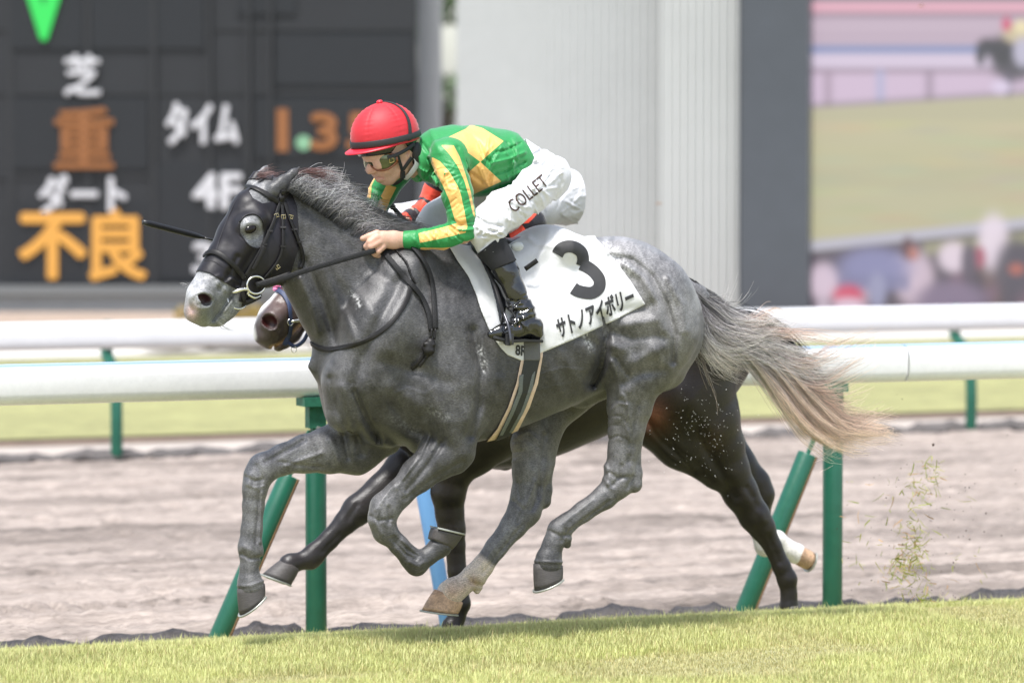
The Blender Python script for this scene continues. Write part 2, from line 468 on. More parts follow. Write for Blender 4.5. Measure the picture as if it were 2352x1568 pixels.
gx = np.concatenate([gx, rng.uniform(-4.2, 3.6, 45000)]); gy = np.concatenate([gy, rng.uniform(-2.2, YC - .5, 45000)]); o_ = rng.permutation(len(gx)); gx, gy = gx[o_], gy[o_]
gp = np.stack([gx, gy, gz(gy)], 1); u, v = project(gp)
keep = (u > -140) & (u < 2500) & (v < 1640); gp = gp[keep][:NB]; n = len(gp)
pn = vnoise2(gp[:, 0] * 3, gp[:, 1] * 3, 11); pn2 = vnoise2(gp[:, 0] * 14, gp[:, 1] * 14, 12)
hgt = .020 + .026 * rng.random(n) * (.6 + .8 * pn2); hgt *= np.where(rng.random(n) < .03, 1.5, 1.0); bare = np.clip((vnoise2(gp[:, 0] * 1.7 + 4, gp[:, 1] * 2.4, 13) - .62) * 5, 0, 1); hgt *= 1 - .55 * bare
ang = rng.uniform(0, 2 * math.pi, n); wd = rng.uniform(.0011, .0023, n); lean = rng.uniform(.1, .75, n) * hgt
ld = np.stack([np.cos(ang), np.sin(ang), 0 * ang], 1); sdv = np.stack([-np.sin(ang), np.cos(ang), 0 * ang], 1) * wd[:, None]
base = gp - np.array([0, 0, .004]); midp = base + ld * (lean * .3)[:, None] + np.array([0, 0, 1]) * (hgt * .6)[:, None]; tip = base + ld * lean[:, None] + np.array([0, 0, 1]) * hgt[:, None]
V = np.stack([base - sdv, base + sdv, midp - sdv * .8, midp + sdv * .8, tip], 1).reshape(-1, 3)
i5 = np.arange(n)[:, None] * 5
F = np.concatenate([i5 + np.array([[0, 1, 3]]), i5 + np.array([[0, 3, 2]]), i5 + np.array([[2, 3, 4]])]).astype(np.int32)
tone = rng.random(n) * .5 + pn * .5; dry = rng.random(n) < .13
col = np.array([.51, .535, .21])[None] * (.75 + .6 * tone)[:, None]; col = col * (1 - .35 * pn2[:, None]) + np.array([.68, .63, .34]) * .35 * pn2[:, None]
col = col * (1 - .5 * bare[:, None]) + np.array([.47, .40, .22]) * .5 * bare[:, None]; col[dry] = np.array([.58, .49, .24]) * rng.uniform(.7, 1.2, (dry.sum(), 1))
tag(mesh_obj('grass', V, F, M_blade, smooth=False, attrs={'tint': np.repeat(col, 5, 0)}), 'short sunlit yellow-green grass blades of the turf course', 'grass', kind='stuff')

# dark lumpy edging along both sides of the sand
M_edge = mat('edging_stone', (.105, .094, .090), rough=.85, noise=((9, .3), (50, .5)), bump=((30, .8, .02), (120, .6, .008)))
ORD = 'first second third fourth fifth sixth seventh eighth ninth tenth eleventh twelfth thirteenth fourteenth fifteenth sixteenth seventeenth eighteenth nineteenth twentieth'.split()
def lumps(y, z, v0, step, size, group, label, seed):
    r = random.Random(seed); fr_ = Frame((0, y, 0)); x = float(fr_.pt(-40, v0)[0]); x1 = float(fr_.pt(2390, v0)[0]); k_ = 0
    while x > x1 and k_ < 20:
        L = step * r.uniform(.7, 1.35); x -= L; H = size * r.uniform(.6, 1.25); W = r.uniform(.10, .15)
        V, F = [], []; ph = r.uniform(0, 9)
        for i in range(17):
            for j in range(12):
                a = math.pi * 2 * j / 12; t = -1 + 2 * i / 16; e = max(0, 1 - abs(t) ** 2.6) ** .6
                w = 1 + .12 * math.sin(7 * t + ph + 2 * a) + .10 * math.sin(15 * t + 3 * a + ph * 2) + .03 * r.uniform(-1, 1)
                V.append((x + L / 2 + L * .56 * t, y + W * e * w * math.cos(a), z + H * e * w * (math.sin(a) if math.sin(a) > 0 else .4 * math.sin(a))))
        for i in range(16):
            for j in range(12): F.append([i * 12 + j, i * 12 + (j + 1) % 12, (i + 1) * 12 + (j + 1) % 12, (i + 1) * 12 + j])
        tag(mesh_obj('edging_stone', V, F, M_edge), label % ORD[k_], 'stone', group); k_ += 1
lumps(-2.28, -.325, 1400, .52, .072, 'edging along the turf', 'dark speckled lump along the turf edge at the near rail\'s foot, %s from the left', 3)
lumps(-12.2, -.29, 1030, .60, .075, 'edging along the far side of the sand', 'dark blurred lump in the row under the far rail, %s from the left', 4)

M_rail = mat('white_rail', (.70, .70, .71), rough=.32, spec=.5, noise=((4, .05), (45, .06)), coat=.15)
M_rblue = mat('rail_blue', (.42, .58, .80), rough=.4)
M_green = mat('post_green', (.010, .098, .060), rough=.38, spec=.5, noise=((12, .12),), bump=((25, .12, .01),))
M_green2 = mat('bracket_green', (.02, .13, .08), rough=.55, noise=((30, .3),))
M_steel0 = mat('bolt_steel', (.5, .5, .5), rough=.4, metal=.8)
M_foam = mat('brown_foam', (.22, .13, .07), rough=.9, noise=(40, .2))
def rail_beam(name, parent, x0, x1, y, zt, h=.165, d=.10, blue=True):
    """One length of rail with a domed top and rounded belly."""
    prof = []
    for a in np.linspace(0, math.pi, 9): prof.append((math.cos(a) * d / 2, zt - .045 + math.sin(a) * .045))
    for a in np.linspace(math.pi, 2 * math.pi, 9): prof.append((math.cos(a) * d / 2, zt - h + .05 + math.sin(a) * .05))
    V, F = [], []; m = len(prof)
    for x in (x0, x0 + .012, x1 - .012, x1):
        e = .994 if x in (x0, x1) else 1.0
        for yy, zz in prof: V.append((x, y + yy * e, (zz - zt + h / 2) * e + zt - h / 2))
    for i in range(3):
        for j in range(m): F.append([i * m + j, (i + 1) * m + j, (i + 1) * m + (j + 1) % m, i * m + (j + 1) % m])
    F += [list(range(m))[::-1], [3 * m + j for j in range(m)]]
    o = mesh_obj(name, V, F, M_rail, parent)
    if blue:
        mb = MB(); mb.box(((x0 + x1) / 2, y - .012, zt + .003), np.eye(3), ((x1 - x0) / 2 - .004, .026, .006)); mb.build('blue_strip', M_rblue, o)
    return o
def pad(mb, a, b, r, n=20):
    a, b = np.array(a), np.array(b); t = (b - a) / np.linalg.norm(b - a)
    P = [a, a + t * .004, b - t * .006, b]; mb.tube(P, [r * .96, r, r, r * .95], n)
    return mb
# near rail
FR = Frame((0, -1.95, 0)); ZR = float(FR.pt(726, 826)[2]); YR = -1.95
NRail = empty('running_rail', (0, YR, -.2), 'white running rail with blue top strip on green padded posts, close behind the horses', 'rail')
xj = float(FR.pt(2075, 840)[0])
for a, e in ((xj - 6, xj), (xj, xj + 6.5), (xj + 6.5, xj + 12)): rail_beam('rail_beam', NRail, a + .002, e - .002, YR, ZR)
for uu_ in (726, 1912, -480):
    x = float(FR.pt(uu_, 1300)[0]); zb = -.33
    mb = pad(MB(), (x, YR, zb), (x, YR, float(FR.pt(uu_, 1012)[2])), .047); po = mb.build('post', M_green, NRail, True)
    mb = MB(); mb.box((x, YR, (ZR - .17 + .3) / 2 + .02), np.eye(3), (.020, .020, (ZR - .17 - .3) / 2 + .02)); mb.build('post_core', M_green2, po)
    mb = MB(); mb.box((x + .01, YR, ZR - .183), np.eye(3), (.062, .055, .020)); mb.box((x, YR, ZR - .25), np.eye(3), (.04, .028, .05)); mb.build('bracket', M_green2, po)
    for dz in (0, .06): MB().tube([(x, YR + .02, ZR - .30 - dz), (x, YR + .045, ZR - .30 - dz)], .009, 8).build('bolt', M_steel0, po)
    # leaning brace
    t0 = FR.pt(uu_ - 205, 1412) if uu_ > 1000 else FR.pt(uu_ - 226, 1472); t1 = FR.pt(uu_ - 57, 1043) if uu_ > 1000 else FR.pt(uu_ - 61, 1093); e = (t1 - t0) / np.linalg.norm(t1 - t0)
    mb = pad(MB(), t0, t1, .047); br = mb.build('brace', M_green, NRail, True)
    mb = MB(); sd_ = np.array([-e[2], 0, e[0]]); sd_ = sd_ if sd_[0] < 0 else -sd_
    mb.ribbon([t0 + sd_ * .030 + np.array([0, .034, 0]), t1 + sd_ * .030 + np.array([0, .034, 0])], [np.array([0, .8, 0]) + sd_ * .6] * 2, .014, .010); mb.build('foam_seam', M_foam, br)
    mb = MB(); mb.ribbon([t1 - e * .02, t1 + e * .13, t1 + e * .22], [(0, 1, 0)] * 3, [.014, .026, .014], .016); mb.build('brace_core', M_green2, br)
# the single blue brace
t0 = FR.pt(1030, 1440); t1 = FR.pt(965, 1085); mb = pad(MB(), t0, t1, .036)
bb = mb.build('blue_brace', mat('pale_blue_pad', (.16, .36, .68), rough=.4), NRail, True)
tag(bb, 'pale blue leaning brace of the near rail')
# far rail with curved posts
FF = Frame((0, -12.1, 0)); ZF = float(FF.pt(1176, 720)[2])
FRail = empty('far_rail', (0, -12.1, -.29), 'blurred white rail on curved green posts along the far side of the sand track', 'rail')
for k in range(-4, 3): rail_beam('rail_beam', FRail, k * 3.6 + .003, (k + 1) * 3.6 - .003, -12.1, ZF, h=.19, d=.13, blue=False)
xa = float(FF.pt(268, 1045)[0]); xb = float(FF.pt(2230, 988)[0])
for k in range(-1, 4):
    x = xa + (xb - xa) * k / 2
    P = spline([(x, -12.1, -.31), (x, -12.1, .05), (x - .012, -12.15, .25), (x - .03, -12.42, .45), (x - .03, -12.36, ZF - .02)], 18)
    mb = MB(); mb.tube(P, .042, 12); mb.build('post', M_green, FRail, True)
    mb = MB(); mb.box((x - .03, -12.33, ZF - .10), np.eye(3), (.05, .04, .03)); mb.build('bracket', M_green2, FRail)
# shrubs behind the far rail
M_leafy = bpy.data.materials.new('shrub_leaf'); M_leafy.use_nodes = True
nt = M_leafy.node_tree; at_ = nt.nodes.new('ShaderNodeAttribute'); at_.attribute_name = 'tint'; nt.links.new(at_.outputs['Color'], nt.nodes['Principled BSDF'].inputs['Base Color']); nt.nodes['Principled BSDF'].inputs['Roughness'].default_value = .6
M_bark = mat('bark', (.09, .07, .05), rough=.9, noise=(12, .3), bump=(20, .6, .03))
def leaves(centres, radii, n, size, cols, seed):
    r = np.random.default_rng(seed); k = r.integers(0, len(centres), n)
    d = r.normal(size=(n, 3)); d /= np.linalg.norm(d, axis=1)[:, None]
    P = np.array(centres)[k] + d * np.array(radii)[k] * (r.random(n) ** .33)[:, None]
    a = r.normal(size=(n, 3)); a /= np.linalg.norm(a, axis=1)[:, None]; b_ = np.cross(a, r.normal(size=(n, 3))); b_ /= np.linalg.norm(b_, axis=1)[:, None]
    s = size * r.uniform(.6, 1.3, n)[:, None]
    V = np.stack([P - a * s, P - b_ * s * .45, P + a * s, P + b_ * s * .45], 1).reshape(-1, 3)
    F = (np.arange(n)[:, None] * 4 + np.arange(4)[None]).astype(np.int32)
    c = np.array(cols)[r.integers(0, len(cols), n)] * r.uniform(.6, 1.3, (n, 1))
    return V, F, np.repeat(c, 4, 0)
FB = Frame((0, -24.0, 0))
for i, (uu_, vv_, w_, h_, lab) in enumerate(((600, 812, .75, .35, 'low yellow-brown shrub behind the rails under the dark horse\'s muzzle'), (480, 822, .5, .22, 'lower yellowish shrub left of the muzzle shrub behind the rails'))):
    c0 = FB.pt(uu_, vv_ + 20); c0[2] = -.22
    S = empty('shrub', c0, lab, 'shrub')
    cen = [c0 + np.array([random.uniform(-w_, w_), random.uniform(-.3, .3), h_ * random.uniform(.5, .9)]) for _ in range(9)]
    V, F, cc = leaves(cen, [(.32, .3, h_ * .5)] * 9, 2600, .035, [(.30, .19, .05), (.34, .24, .06), (.22, .18, .05)], 20 + i)
    mesh_obj('foliage', V, F, M_leafy, S, False, {'tint': cc})
    mb = MB()
    for q in cen: mb.tube([c0, (c0 + q) / 2 + np.array([.03, 0, .02]), q], [.015, .01, .005], 5)
    mb.build('stem', M_bark, S)

# ------------------------------------------------------------------ scoreboard, wall, video screen
ZB = 50.0
FS = Frame(CAM + FLAT * ZB, YAW)
S_R, S_U, S_N = RIGHT, np.array([0, 0, 1.0]), FS.n
def slab(name, u0, v0, u1, v1, w0, w1, m, parent=None, zbot=None, ztop=None, fr=None):
    fr = fr or FS
    a = fr.pt(u0, v1, w0); b_ = fr.pt(u1, v0, w0)
    z0 = a[2] if zbot is None else zbot; z1 = b_[2] if ztop is None else ztop
    c0 = (a + b_) / 2; c0 = c0 + S_N * (w1 - w0) / 2; c0[2] = (z0 + z1) / 2
    hw = abs((b_ - a) @ S_R) / 2
    mb = MB(); mb.box(c0, [S_R, S_N, S_U], (hw, (w1 - w0) / 2, (z1 - z0) / 2))
    return mb.build(name, m, parent)
SB = empty('scoreboard', FS.pt(400, 735, 0) * np.array([1, 1, 0]) + np.array([0, 0, -.2]), 'huge dark grey results board with white and amber Japanese lettering at the left', 'scoreboard')
M_board = mat('board_grey', (.0115, .0128, .0155), rough=.55, noise=((2, .12), (14, .10)), bump=(30, .1, .01))
M_module = mat('display_module', (.0072, .0088, .0118), rough=.5, noise=(8, .1))
slab('board_face', -900, -900, 957, 655, -.5, 0, M_board, SB)
slab('plinth', -900, 655, 965, 745, -.5, .12, mat('plinth_grey', (.23, .245, .25), rough=.7, noise=((1, .1), (20, .1))), SB, zbot=-.22)
slab('plinth_ledge', -900, 655, 965, 676, .121, .2, mat('ledge_grey', (.14, .148, .15), rough=.7), SB)
for q in ((30, 228, 340, 388), (24, 470, 348, 652), (210, -60, 470, 112), (25, -60, 190, 112), (632, 78, 948, 195), (588, 225, 950, 362), (545, -70, 680, 32), (360, 380, 560, 640), (590, 395, 950, 645)):
    slab('display_module', *q, .012, .03, M_module, SB)
M_seam = mat('board_seam', (.0135, .0148, .017), rough=.6)
for uu_ in (22, 200, 352, 480, 570, 620): slab('panel_rib', uu_ - 3, -900, uu_ + 3, 655, .004, .02 + .0001 * uu_, M_seam, SB)
for vv_ in (212, 405, 205 - 140): slab('panel_rib', -900, vv_ - 5, 957, vv_ + 5, .003, .0165, M_seam, SB)

def text_mesh(s, bold=0.0, size=1.0, sub=0):
    """Filled outline of a word as (vertices 2-D, faces), baseline at y=0."""
    cu = bpy.data.curves.new('t', 'FONT'); cu.body = s; cu.size = size; cu.offset = bold; cu.resolution_u = 6
    o = bpy.data.objects.new('t', cu); scene.collection.objects.link(o)
    dg = bpy.context.evaluated_depsgraph_get(); me = bpy.data.meshes.new_from_object(o.evaluated_get(dg))
    bm = bmesh.new(); bm.from_mesh(me)
    bmesh.ops.remove_doubles(bm, verts=bm.verts, dist=1e-5)
    bmesh.ops.triangulate(bm, faces=bm.faces[:])
    for _ in range(sub):
        lng = [e for e in bm.edges if e.calc_length() > .09 * size]
        if not lng: break
        bmesh.ops.subdivide_edges(bm, edges=lng, cuts=1); bmesh.ops.triangulate(bm, faces=bm.faces[:])
    V = np.array([v.co[:2] for v in bm.verts]); bm.verts.index_update(); F = [[v.index for v in f.verts] for f in bm.faces]
    bm.free(); bpy.data.objects.remove(o); bpy.data.meshes.remove(me); bpy.data.curves.remove(cu)
    return V, F
def sign(name, s, box, m, parent, w=.05, bold=.0, thick=.03, fat=4.0):
    """Lettering fitted to a picture box (u0, v0, u1, v1) on the board."""
    V, F = text_mesh(s, bold); lo, hi = V.min(0), V.max(0)
    T = (V - lo) / (hi - lo); n = len(T); E = {}
    P = []; fx, fy = fat * S_R * .0051, fat * S_U * .0051      # overlapping offset copies make the strokes heavy
    bx_ = (box[0] + fat, box[1] + fat, box[2] - fat, box[3] - fat)
    P0 = [FS.pt(bx_[0] + (bx_[2] - bx_[0]) * a, bx_[3] + (bx_[1] - bx_[3]) * b_, w) for a, b_ in T]
    for f in F:
        for i in range(3):
            e = (f[i], f[(i + 1) % 3]); E[e] = 1
    rim = [e for e in E if (e[1], e[0]) not in E]
    P2, FF_ = [], []
    for k, (i, j) in enumerate([(0, 0)] + ([(math.cos(t), math.sin(t)) for t in np.linspace(0, 6.2832, 8, endpoint=False)] if fat else [])):
        o = len(P2); P = [q + fx * i + fy * j - S_N * .002 * k for q in P0]
        P2 += P + [q + S_N * thick for q in P]
        FF_ += [[i_ + n + o for i_ in f] for f in F] + [[a + o, b_ + o, b_ + n + o, a + n + o] for a, b_ in rim]
    return mesh_obj(name, P2, FF_, m, parent, False)
def led(name, c, k): return mat(name, (.02, .02, .02), rough=.5, emit=(c, k), noise=None)
M_wlet = mat('white_lettering', (.5, .5, .52), rough=.5)
M_led_o = led('amber_led', lin(236, 168, 62), .48); M_led_d = led('dim_amber_led', lin(196, 116, 30), .27); M_led_g = led('green_led', lin(20, 225, 85), .48); M_led_m = led('mint_led', lin(150, 210, 165), .38)
sign('lettering', '芝', (147, 125, 232, 222), M_wlet, SB, fat=3)
sign('lettering', 'ダート', (88, 400, 292, 492), M_wlet, SB)
sign('lettering', 'タイム', (380, 234, 550, 334), M_wlet, SB)
sign('lettering', '4F', (442, 396, 556, 482), M_wlet, SB)
sign('lettering', '3F', (442, 556, 556, 630), M_wlet, SB)
sign('lettering', '重', (124, 246, 262, 388), M_led_d, SB, fat=3)
sign('lettering', '不', (42, 488, 200, 642), M_led_o, SB, fat=6); sign('lettering', '良', (204, 478, 338, 646), M_led_o, SB, fat=5)
sign('lettering', 'V', (38, -90, 162, 94), M_led_g, SB, fat=7)
slab('digit_one', 636, 250, 662, 348, .034, .05, M_led_d, SB); mb = MB(); mb.tube([FS.pt(697, 328, .034), FS.pt(697, 328, .06)], .088, 20); mb.build('digit_point', M_led_m, SB)
sign('lettering', '3', (712, 258, 776, 346), M_led_d, SB, fat=5); sign('lettering', '5', (796, 258, 870, 346), M_led_d, SB, fat=5)

# pale steel uprights and a tree in the gap, then the big pale wall and the screen's dark frame
M_steel = mat('pale_steel', (.33, .34, .36), rough=.5, noise=(6, .05)); M_steel2 = mat('grey_steel', (.30, .31, .33), rough=.5)
for uu_, w_, m_, lab in ((978, 34, M_steel, 'pale steel upright just right of the dark results board'), (1006, 16, M_steel2, 'thin grey steel upright left of the green gap')):
    tag(slab('steel_upright', uu_ - w_ / 2, -900, uu_ + w_ / 2, 720, -.9, -.6, m_, zbot=-.22), lab, 'post')
M_wall = mat('pale_cladding', (.365, .375, .37), rough=.6, noise=((1, .05), (10, .04)))
M_wall2 = mat('pale_cladding_light', (.43, .44, .43), rough=.6, noise=((1, .05),))
WL = empty('cladding_wall', FS.pt(1370, 735, 0) * np.array([1, 1, 0]) + np.array([0, 0, -.2]), 'tall pale grey metal-clad wall between the results board and the screen', 'wall')
n = 26
for i in range(n):
    u0 = 1050 + (1512 - 1050) * i / n; u1 = 1050 + (1512 - 1050) * (i + 1) / n
    slab('cladding_panel', u0 + .12, -900, u1 - .12, 735, -.5, -.02 + (.002 if i % 2 else 0), M_wall, WL, zbot=-.21)
for i in range(10):
    u0 = 1512 + 178 * i / 10; u1 = 1512 + 178 * (i + 1) / 10
    slab('cladding_panel', u0 + .12, -900, u1 - .12, 735, -.5, .30 + (.0015 if i % 2 else 0), M_wall2, WL, zbot=-.21)
slab('base_channel', 1048, 712, 1690, 735, -.45, .34, M_steel2, WL, zbot=-.212)
VS = empty('video_screen', FS.pt(2100, 735, .3) * np.array([1, 1, 0]) + np.array([0, 0, -.2]), 'giant video screen showing race and crowd in a dark grey frame', 'screen')
M_frame = mat('screen_frame', (.055, .062, .073), rough=.55, noise=((2, .08), (12, .05)))
slab('frame', 1690, -900, 1853, 740, -.4, .45, M_frame, VS, zbot=-.215)
slab('frame_edge', 1853, -900, 1858, 740, -.4, .40, mat('frame_edge_dark', (.03, .033, .038), rough=.6), VS, zbot=-.215)
slab('cabinet', 1858, -900, 2700, 740, -.4, .20, M_module, VS, zbot=-.215)
slab('frame', 2700, -900, 2860, 740, -.4, .45, M_frame, VS, zbot=-.215)
# the picture on it
uu = np.linspace(1859, 2699, 300); vv = np.linspace(-300, 715, 330); U, Vv = np.meshgrid(uu, vv)
img = np.zeros(U.shape + (3,)); base = lin(186, 166, 182); img[:] = base
def paint(mask, c, a=1.0):
    m = np.clip(mask, 0, 1)[..., None] * a; img[:] = img * (1 - m) + np.array(lin(*c)) * m
step = lambda x, s=5.0: 1 / (1 + np.exp(-x / s * 2))
band_ = lambda v0, v1, s=4.0: step(Vv - v0, s) * step(v1 - Vv, s)
paint(band_(-400, 4), (120, 118, 126)); paint(band_(-260, -120), (150, 170, 140)); paint(band_(4, 33), (220, 168, 184)); paint(band_(30, 40, 3), (140, 122, 136)); paint(band_(40, 104), (187, 168, 184))
paint(band_(60, 64, 3), (205, 186, 200)); paint(band_(106, 124), (126, 141, 184)); paint(band_(124, 158), (208, 194, 214)); paint(band_(158, 170), (158, 140, 158)); paint(band_(170, 260), (203, 182, 204))
for x, c in ((1902, (160, 140, 158)), (2022, (168, 172, 205)), (2135, (150, 132, 150)), (2420, (160, 140, 158)), (2560, (160, 140, 158))): paint(step(U - x + 9) * step(x + 9 - U) * band_(160, 250), c, .8)
gl = 246 - (U - 1855) * .062
paint(step(Vv - gl + 6) * step(gl + 6 - Vv), (130, 122, 122), .8)
gr = step(Vv - gl - 4, 3); paint(gr, (183, 178, 148))
for k, y in enumerate((278, 333, 386, 440, 488)): paint(gr * step(Vv - y, 2) * step(y + 54 - Vv, 14), ((192, 186, 150), (188, 183, 146), (178, 174, 142), (184, 180, 146), (186, 181, 140))[k], .6)
for k in range(60):
    r_ = random.Random(k); cx_, cy_ = r_.uniform(1860, 2700), r_.uniform(260, 520); paint(gr * np.exp(-((U - cx_) / 60) ** 2 - ((Vv - cy_) / 9) ** 2), (165 + r_.randrange(40), 162 + r_.randrange(36), 130 + r_.randrange(30)), .4)
rl = 566 - (U - 1855) * .108
cr = step(Vv - rl - 14, 4); paint(cr, (80, 70, 82)); paint(cr * step(U - 2120) * step(rl + 50 - Vv, 8), (170, 168, 130), .7); paint(step(Vv - rl + 12, 3) * step(rl + 14 - Vv, 3), (182, 180, 192)); paint(step(Vv - rl - 12, 2) * step(rl + 22 - Vv, 3), (92, 84, 94), .8)
def oval(cx_, cy_, rx, ry, c, a=.95, s=.12): paint(1 / (1 + np.exp((np.hypot((U - cx_) / rx, (Vv - cy_) / ry) - 1) / s)), c, a)
for k in range(46):
    r_ = random.Random(100 + k); oval(r_.uniform(1860, 2700), r_.uniform(600, 720), r_.uniform(10, 26), r_.uniform(14, 40), r_.choice(((62, 54, 64), (190, 172, 190), (120, 92, 108), (72, 64, 76), (206, 190, 204), (104, 84, 78), (66, 58, 70))), .8)
oval(1892, 648, 36, 44, (212, 192, 208)); oval(2100, 640, 44, 62, (206, 186, 200)); oval(2008, 615, 82, 46, (134, 134, 174)); paint(step(Vv - 632) * step(2090 - U) * step(U - 1925) * step(668 - Vv), (122, 122, 158), .8); oval(2015, 668, 20, 40, (150, 150, 180)); oval(1948, 678, 34, 24, (206, 74, 104)); oval(1950, 700, 36, 16, (214, 190, 206))
oval(2085, 570, 14, 26, (92, 60, 66)); oval(2098, 582, 12, 16, (180, 120, 110)); oval(2190, 590, 34, 34, (222, 206, 218)); oval(2282, 556, 34, 62, (226, 212, 224)); oval(2250, 590, 14, 24, (168, 84, 104)); oval(2330, 620, 44, 70, (78, 72, 84)); oval(2335, 618, 18, 14, (170, 96, 84)); oval(2185, 690, 80, 44, (128, 112, 136)); oval(2225, 600, 18, 44, (92, 82, 96))
# horse and rider in the picture
oval(2330, 140, 52, 46, (62, 62, 68)); oval(2300, 118, 26, 34, (58, 58, 64)); oval(2268, 108, 24, 20, (58, 58, 64)); oval(2252, 128, 11, 24, (64, 64, 72)); oval(2420, 140, 70, 44, (62, 62, 68)); oval(2316, 190, 10, 30, (96, 90, 104)); oval(2300, 200, 22, 16, (214, 200, 224)); oval(2338, 78, 34, 22, (200, 186, 150)); oval(2346, 62, 16, 16, (232, 218, 176)); oval(2312, 56, 11, 16, (206, 84, 118)); oval(2350, 120, 22, 34, (190, 186, 206))
Pv = np.array([FS.pt(a, b_, .21) for b_ in vv for a in uu]); nu = len(uu); idx = np.arange(len(Pv)).reshape(len(vv), nu)
Fq = np.stack([idx[:-1, :-1], idx[1:, :-1], idx[1:, 1:], idx[:-1, 1:]], -1).reshape(-1, 4).astype(np.int32)
M_pic = bpy.data.materials.new('screen_picture'); M_pic.use_nodes = True; nt = M_pic.node_tree; at_ = nt.nodes.new('ShaderNodeAttribute'); at_.attribute_name = 'pic'
pb = nt.nodes['Principled BSDF']; pb.inputs['Base Color'].default_value = (.02, .02, .02, 1); nt.links.new(at_.outputs['Color'], pb.inputs['Emission Color']); pb.inputs['Emission Strength'].default_value = .43; pb.inputs['Roughness'].default_value = .6
mesh_obj('screen_picture', Pv, Fq, M_pic, VS, True, {'pic': img.reshape(-1, 3)})
# tree seen through the gap
FT = Frame(CAM + FLAT * 66, YAW); t0 = FT.pt(992, 735); t0[2] = -.42
T = empty('tree', t0, 'green tree glimpsed through the gap right of the results board', 'tree')
mb = MB(); P = spline([t0, t0 + np.array([.05, 0, 1.2]), t0 + np.array([-.05, .1, 2.6]), t0 + np.array([.1, 0, 4.6])], 10); mb.tube(P, np.linspace(.2, .06, 10), 10)
cen = []
for k in range(26):
    a = random.uniform(0, 6.28); hh = random.uniform(1.0, 5.0); rr = random.uniform(.3, 1.3); q = t0 + np.array([math.cos(a) * rr, math.sin(a) * rr, hh]); cen.append(q)
    if k % 3 == 0: mb.tube([t0 + np.array([0, 0, hh * .7]), (t0 + np.array([0, 0, hh * .8]) + q) / 2, q], [.06, .04, .02], 6)
mb.build('trunk', M_bark, T, True)
V, F, cc = leaves(cen, [(.55, .55, .5)] * len(cen), 9000, .07, [(.05, .10, .03), (.07, .13, .035), (.035, .075, .025)], 40); mesh_obj('crown', V, F, M_leafy, T, False, {'tint': cc})
# ------------------------------------------------------------------ the grey racehorse
def detail(fd, items, width=.03, gain=1.0, tight=1.0):
    """Raise ridges and press grooves (picture-traced lines) into a field's surface on the camera side."""
    I, P = fd.band(width)
    u, v = project(P); o = np.argsort(u); u, v, y = u[o], v[o], P[o, 1]; add = np.zeros(len(P), np.float32)
    for pts, sig, amp, wr in items:
        pts = np.array(pts, float); sig = sig * tight
        a, b = np.searchsorted(u, (pts[:, 0].min() - 3 * sig, pts[:, 0].max() + 3 * sig))
        m = a + np.flatnonzero((v[a:b] > pts[:, 1].min() - 3 * sig) & (v[a:b] < pts[:, 1].max() + 3 * sig) & (y[a:b] > wr[0]) & (y[a:b] < wr[1]))
        if not len(m): continue
        d = line_d(u[m], v[m], pts) if len(pts) > 1 else np.hypot(u[m] - pts[0, 0], v[m] - pts[0, 1])
        add[m] += gain * amp * np.exp(-(d / sig) ** 2)
    out = np.empty_like(add); out[o] = add; fd.D[I] -= out

FH = Frame(F0.pt(640, 440, 0), math.radians(-15))      # the head is turned a little towards the camera
N_, FA = (0.02, .6), (-.6, -.0)                       # near side / far side depth ranges for detail

g = Field((-1.15, -.42, -.02), (1.62, .44, 1.92), .0048)
g.loft_x([(738, 790, 890, .06, .5), (758, 710, 945, .14, .5), (788, 645, 985, .20, .48), (830, 590, 1010, .225, .45), (900, 562, 1030, .235, .42),
          (980, 556, 1040, .25, .42), (1060, 570, 1022, .275, .45), (1140, 577, 998, .29, .47), (1220, 574, 968, .295, .5),
          (1300, 560, 932, .285, .52), (1370, 545, 900, .27, .55), (1440, 546, 872, .26, .55), (1510, 578, 856, .235, .55),
          (1562, 634, 836, .18, .55), (1592, 700, 800, .10, .55)], n=2.25)
# shoulders, withers, ribs
g.tube([(955, 580, .06, 34), (1010, 585, .05, 30)], k=.05)
for s in (1, -1):
    g.tube([(930, 640, .13 * s, 70), (880, 760, .16 * s, 85), (835, 860, .15 * s, 78)], k=.06, q=.8)           # shoulder blade
    g.tube([(1010, 760, .20 * s, 80), (1030, 880, .20 * s, 85), (1040, 960, .19 * s, 62)], k=.06, q=.6)         # triceps
    g.tube([(800, 880, .11 * s, 62), (800, 940, .10 * s, 55)], k=.05, q=.8)                                    # pectoral
# neck
g.tube([(900, 690, 0, 165), (855, 655, 0, 150), (800, 610, 0, 122), (745, 560, 0, 98), (700, 515, 0, 84), (662, 482, 0, 66)], k=.05, q=.52)
g.tube([(782, 770, 0, 66), (744, 700, 0, 56), (705, 640, 0, 46), (685, 600, 0, 46)], k=.06, q=.9)               # windpipe line
g.tube([(940, 560, 0, 40), (870, 530, 0, 34), (800, 487, 0, 30), (735, 452, 0, 28), (690, 432, 0, 24)], k=.05, q=.8)  # crest
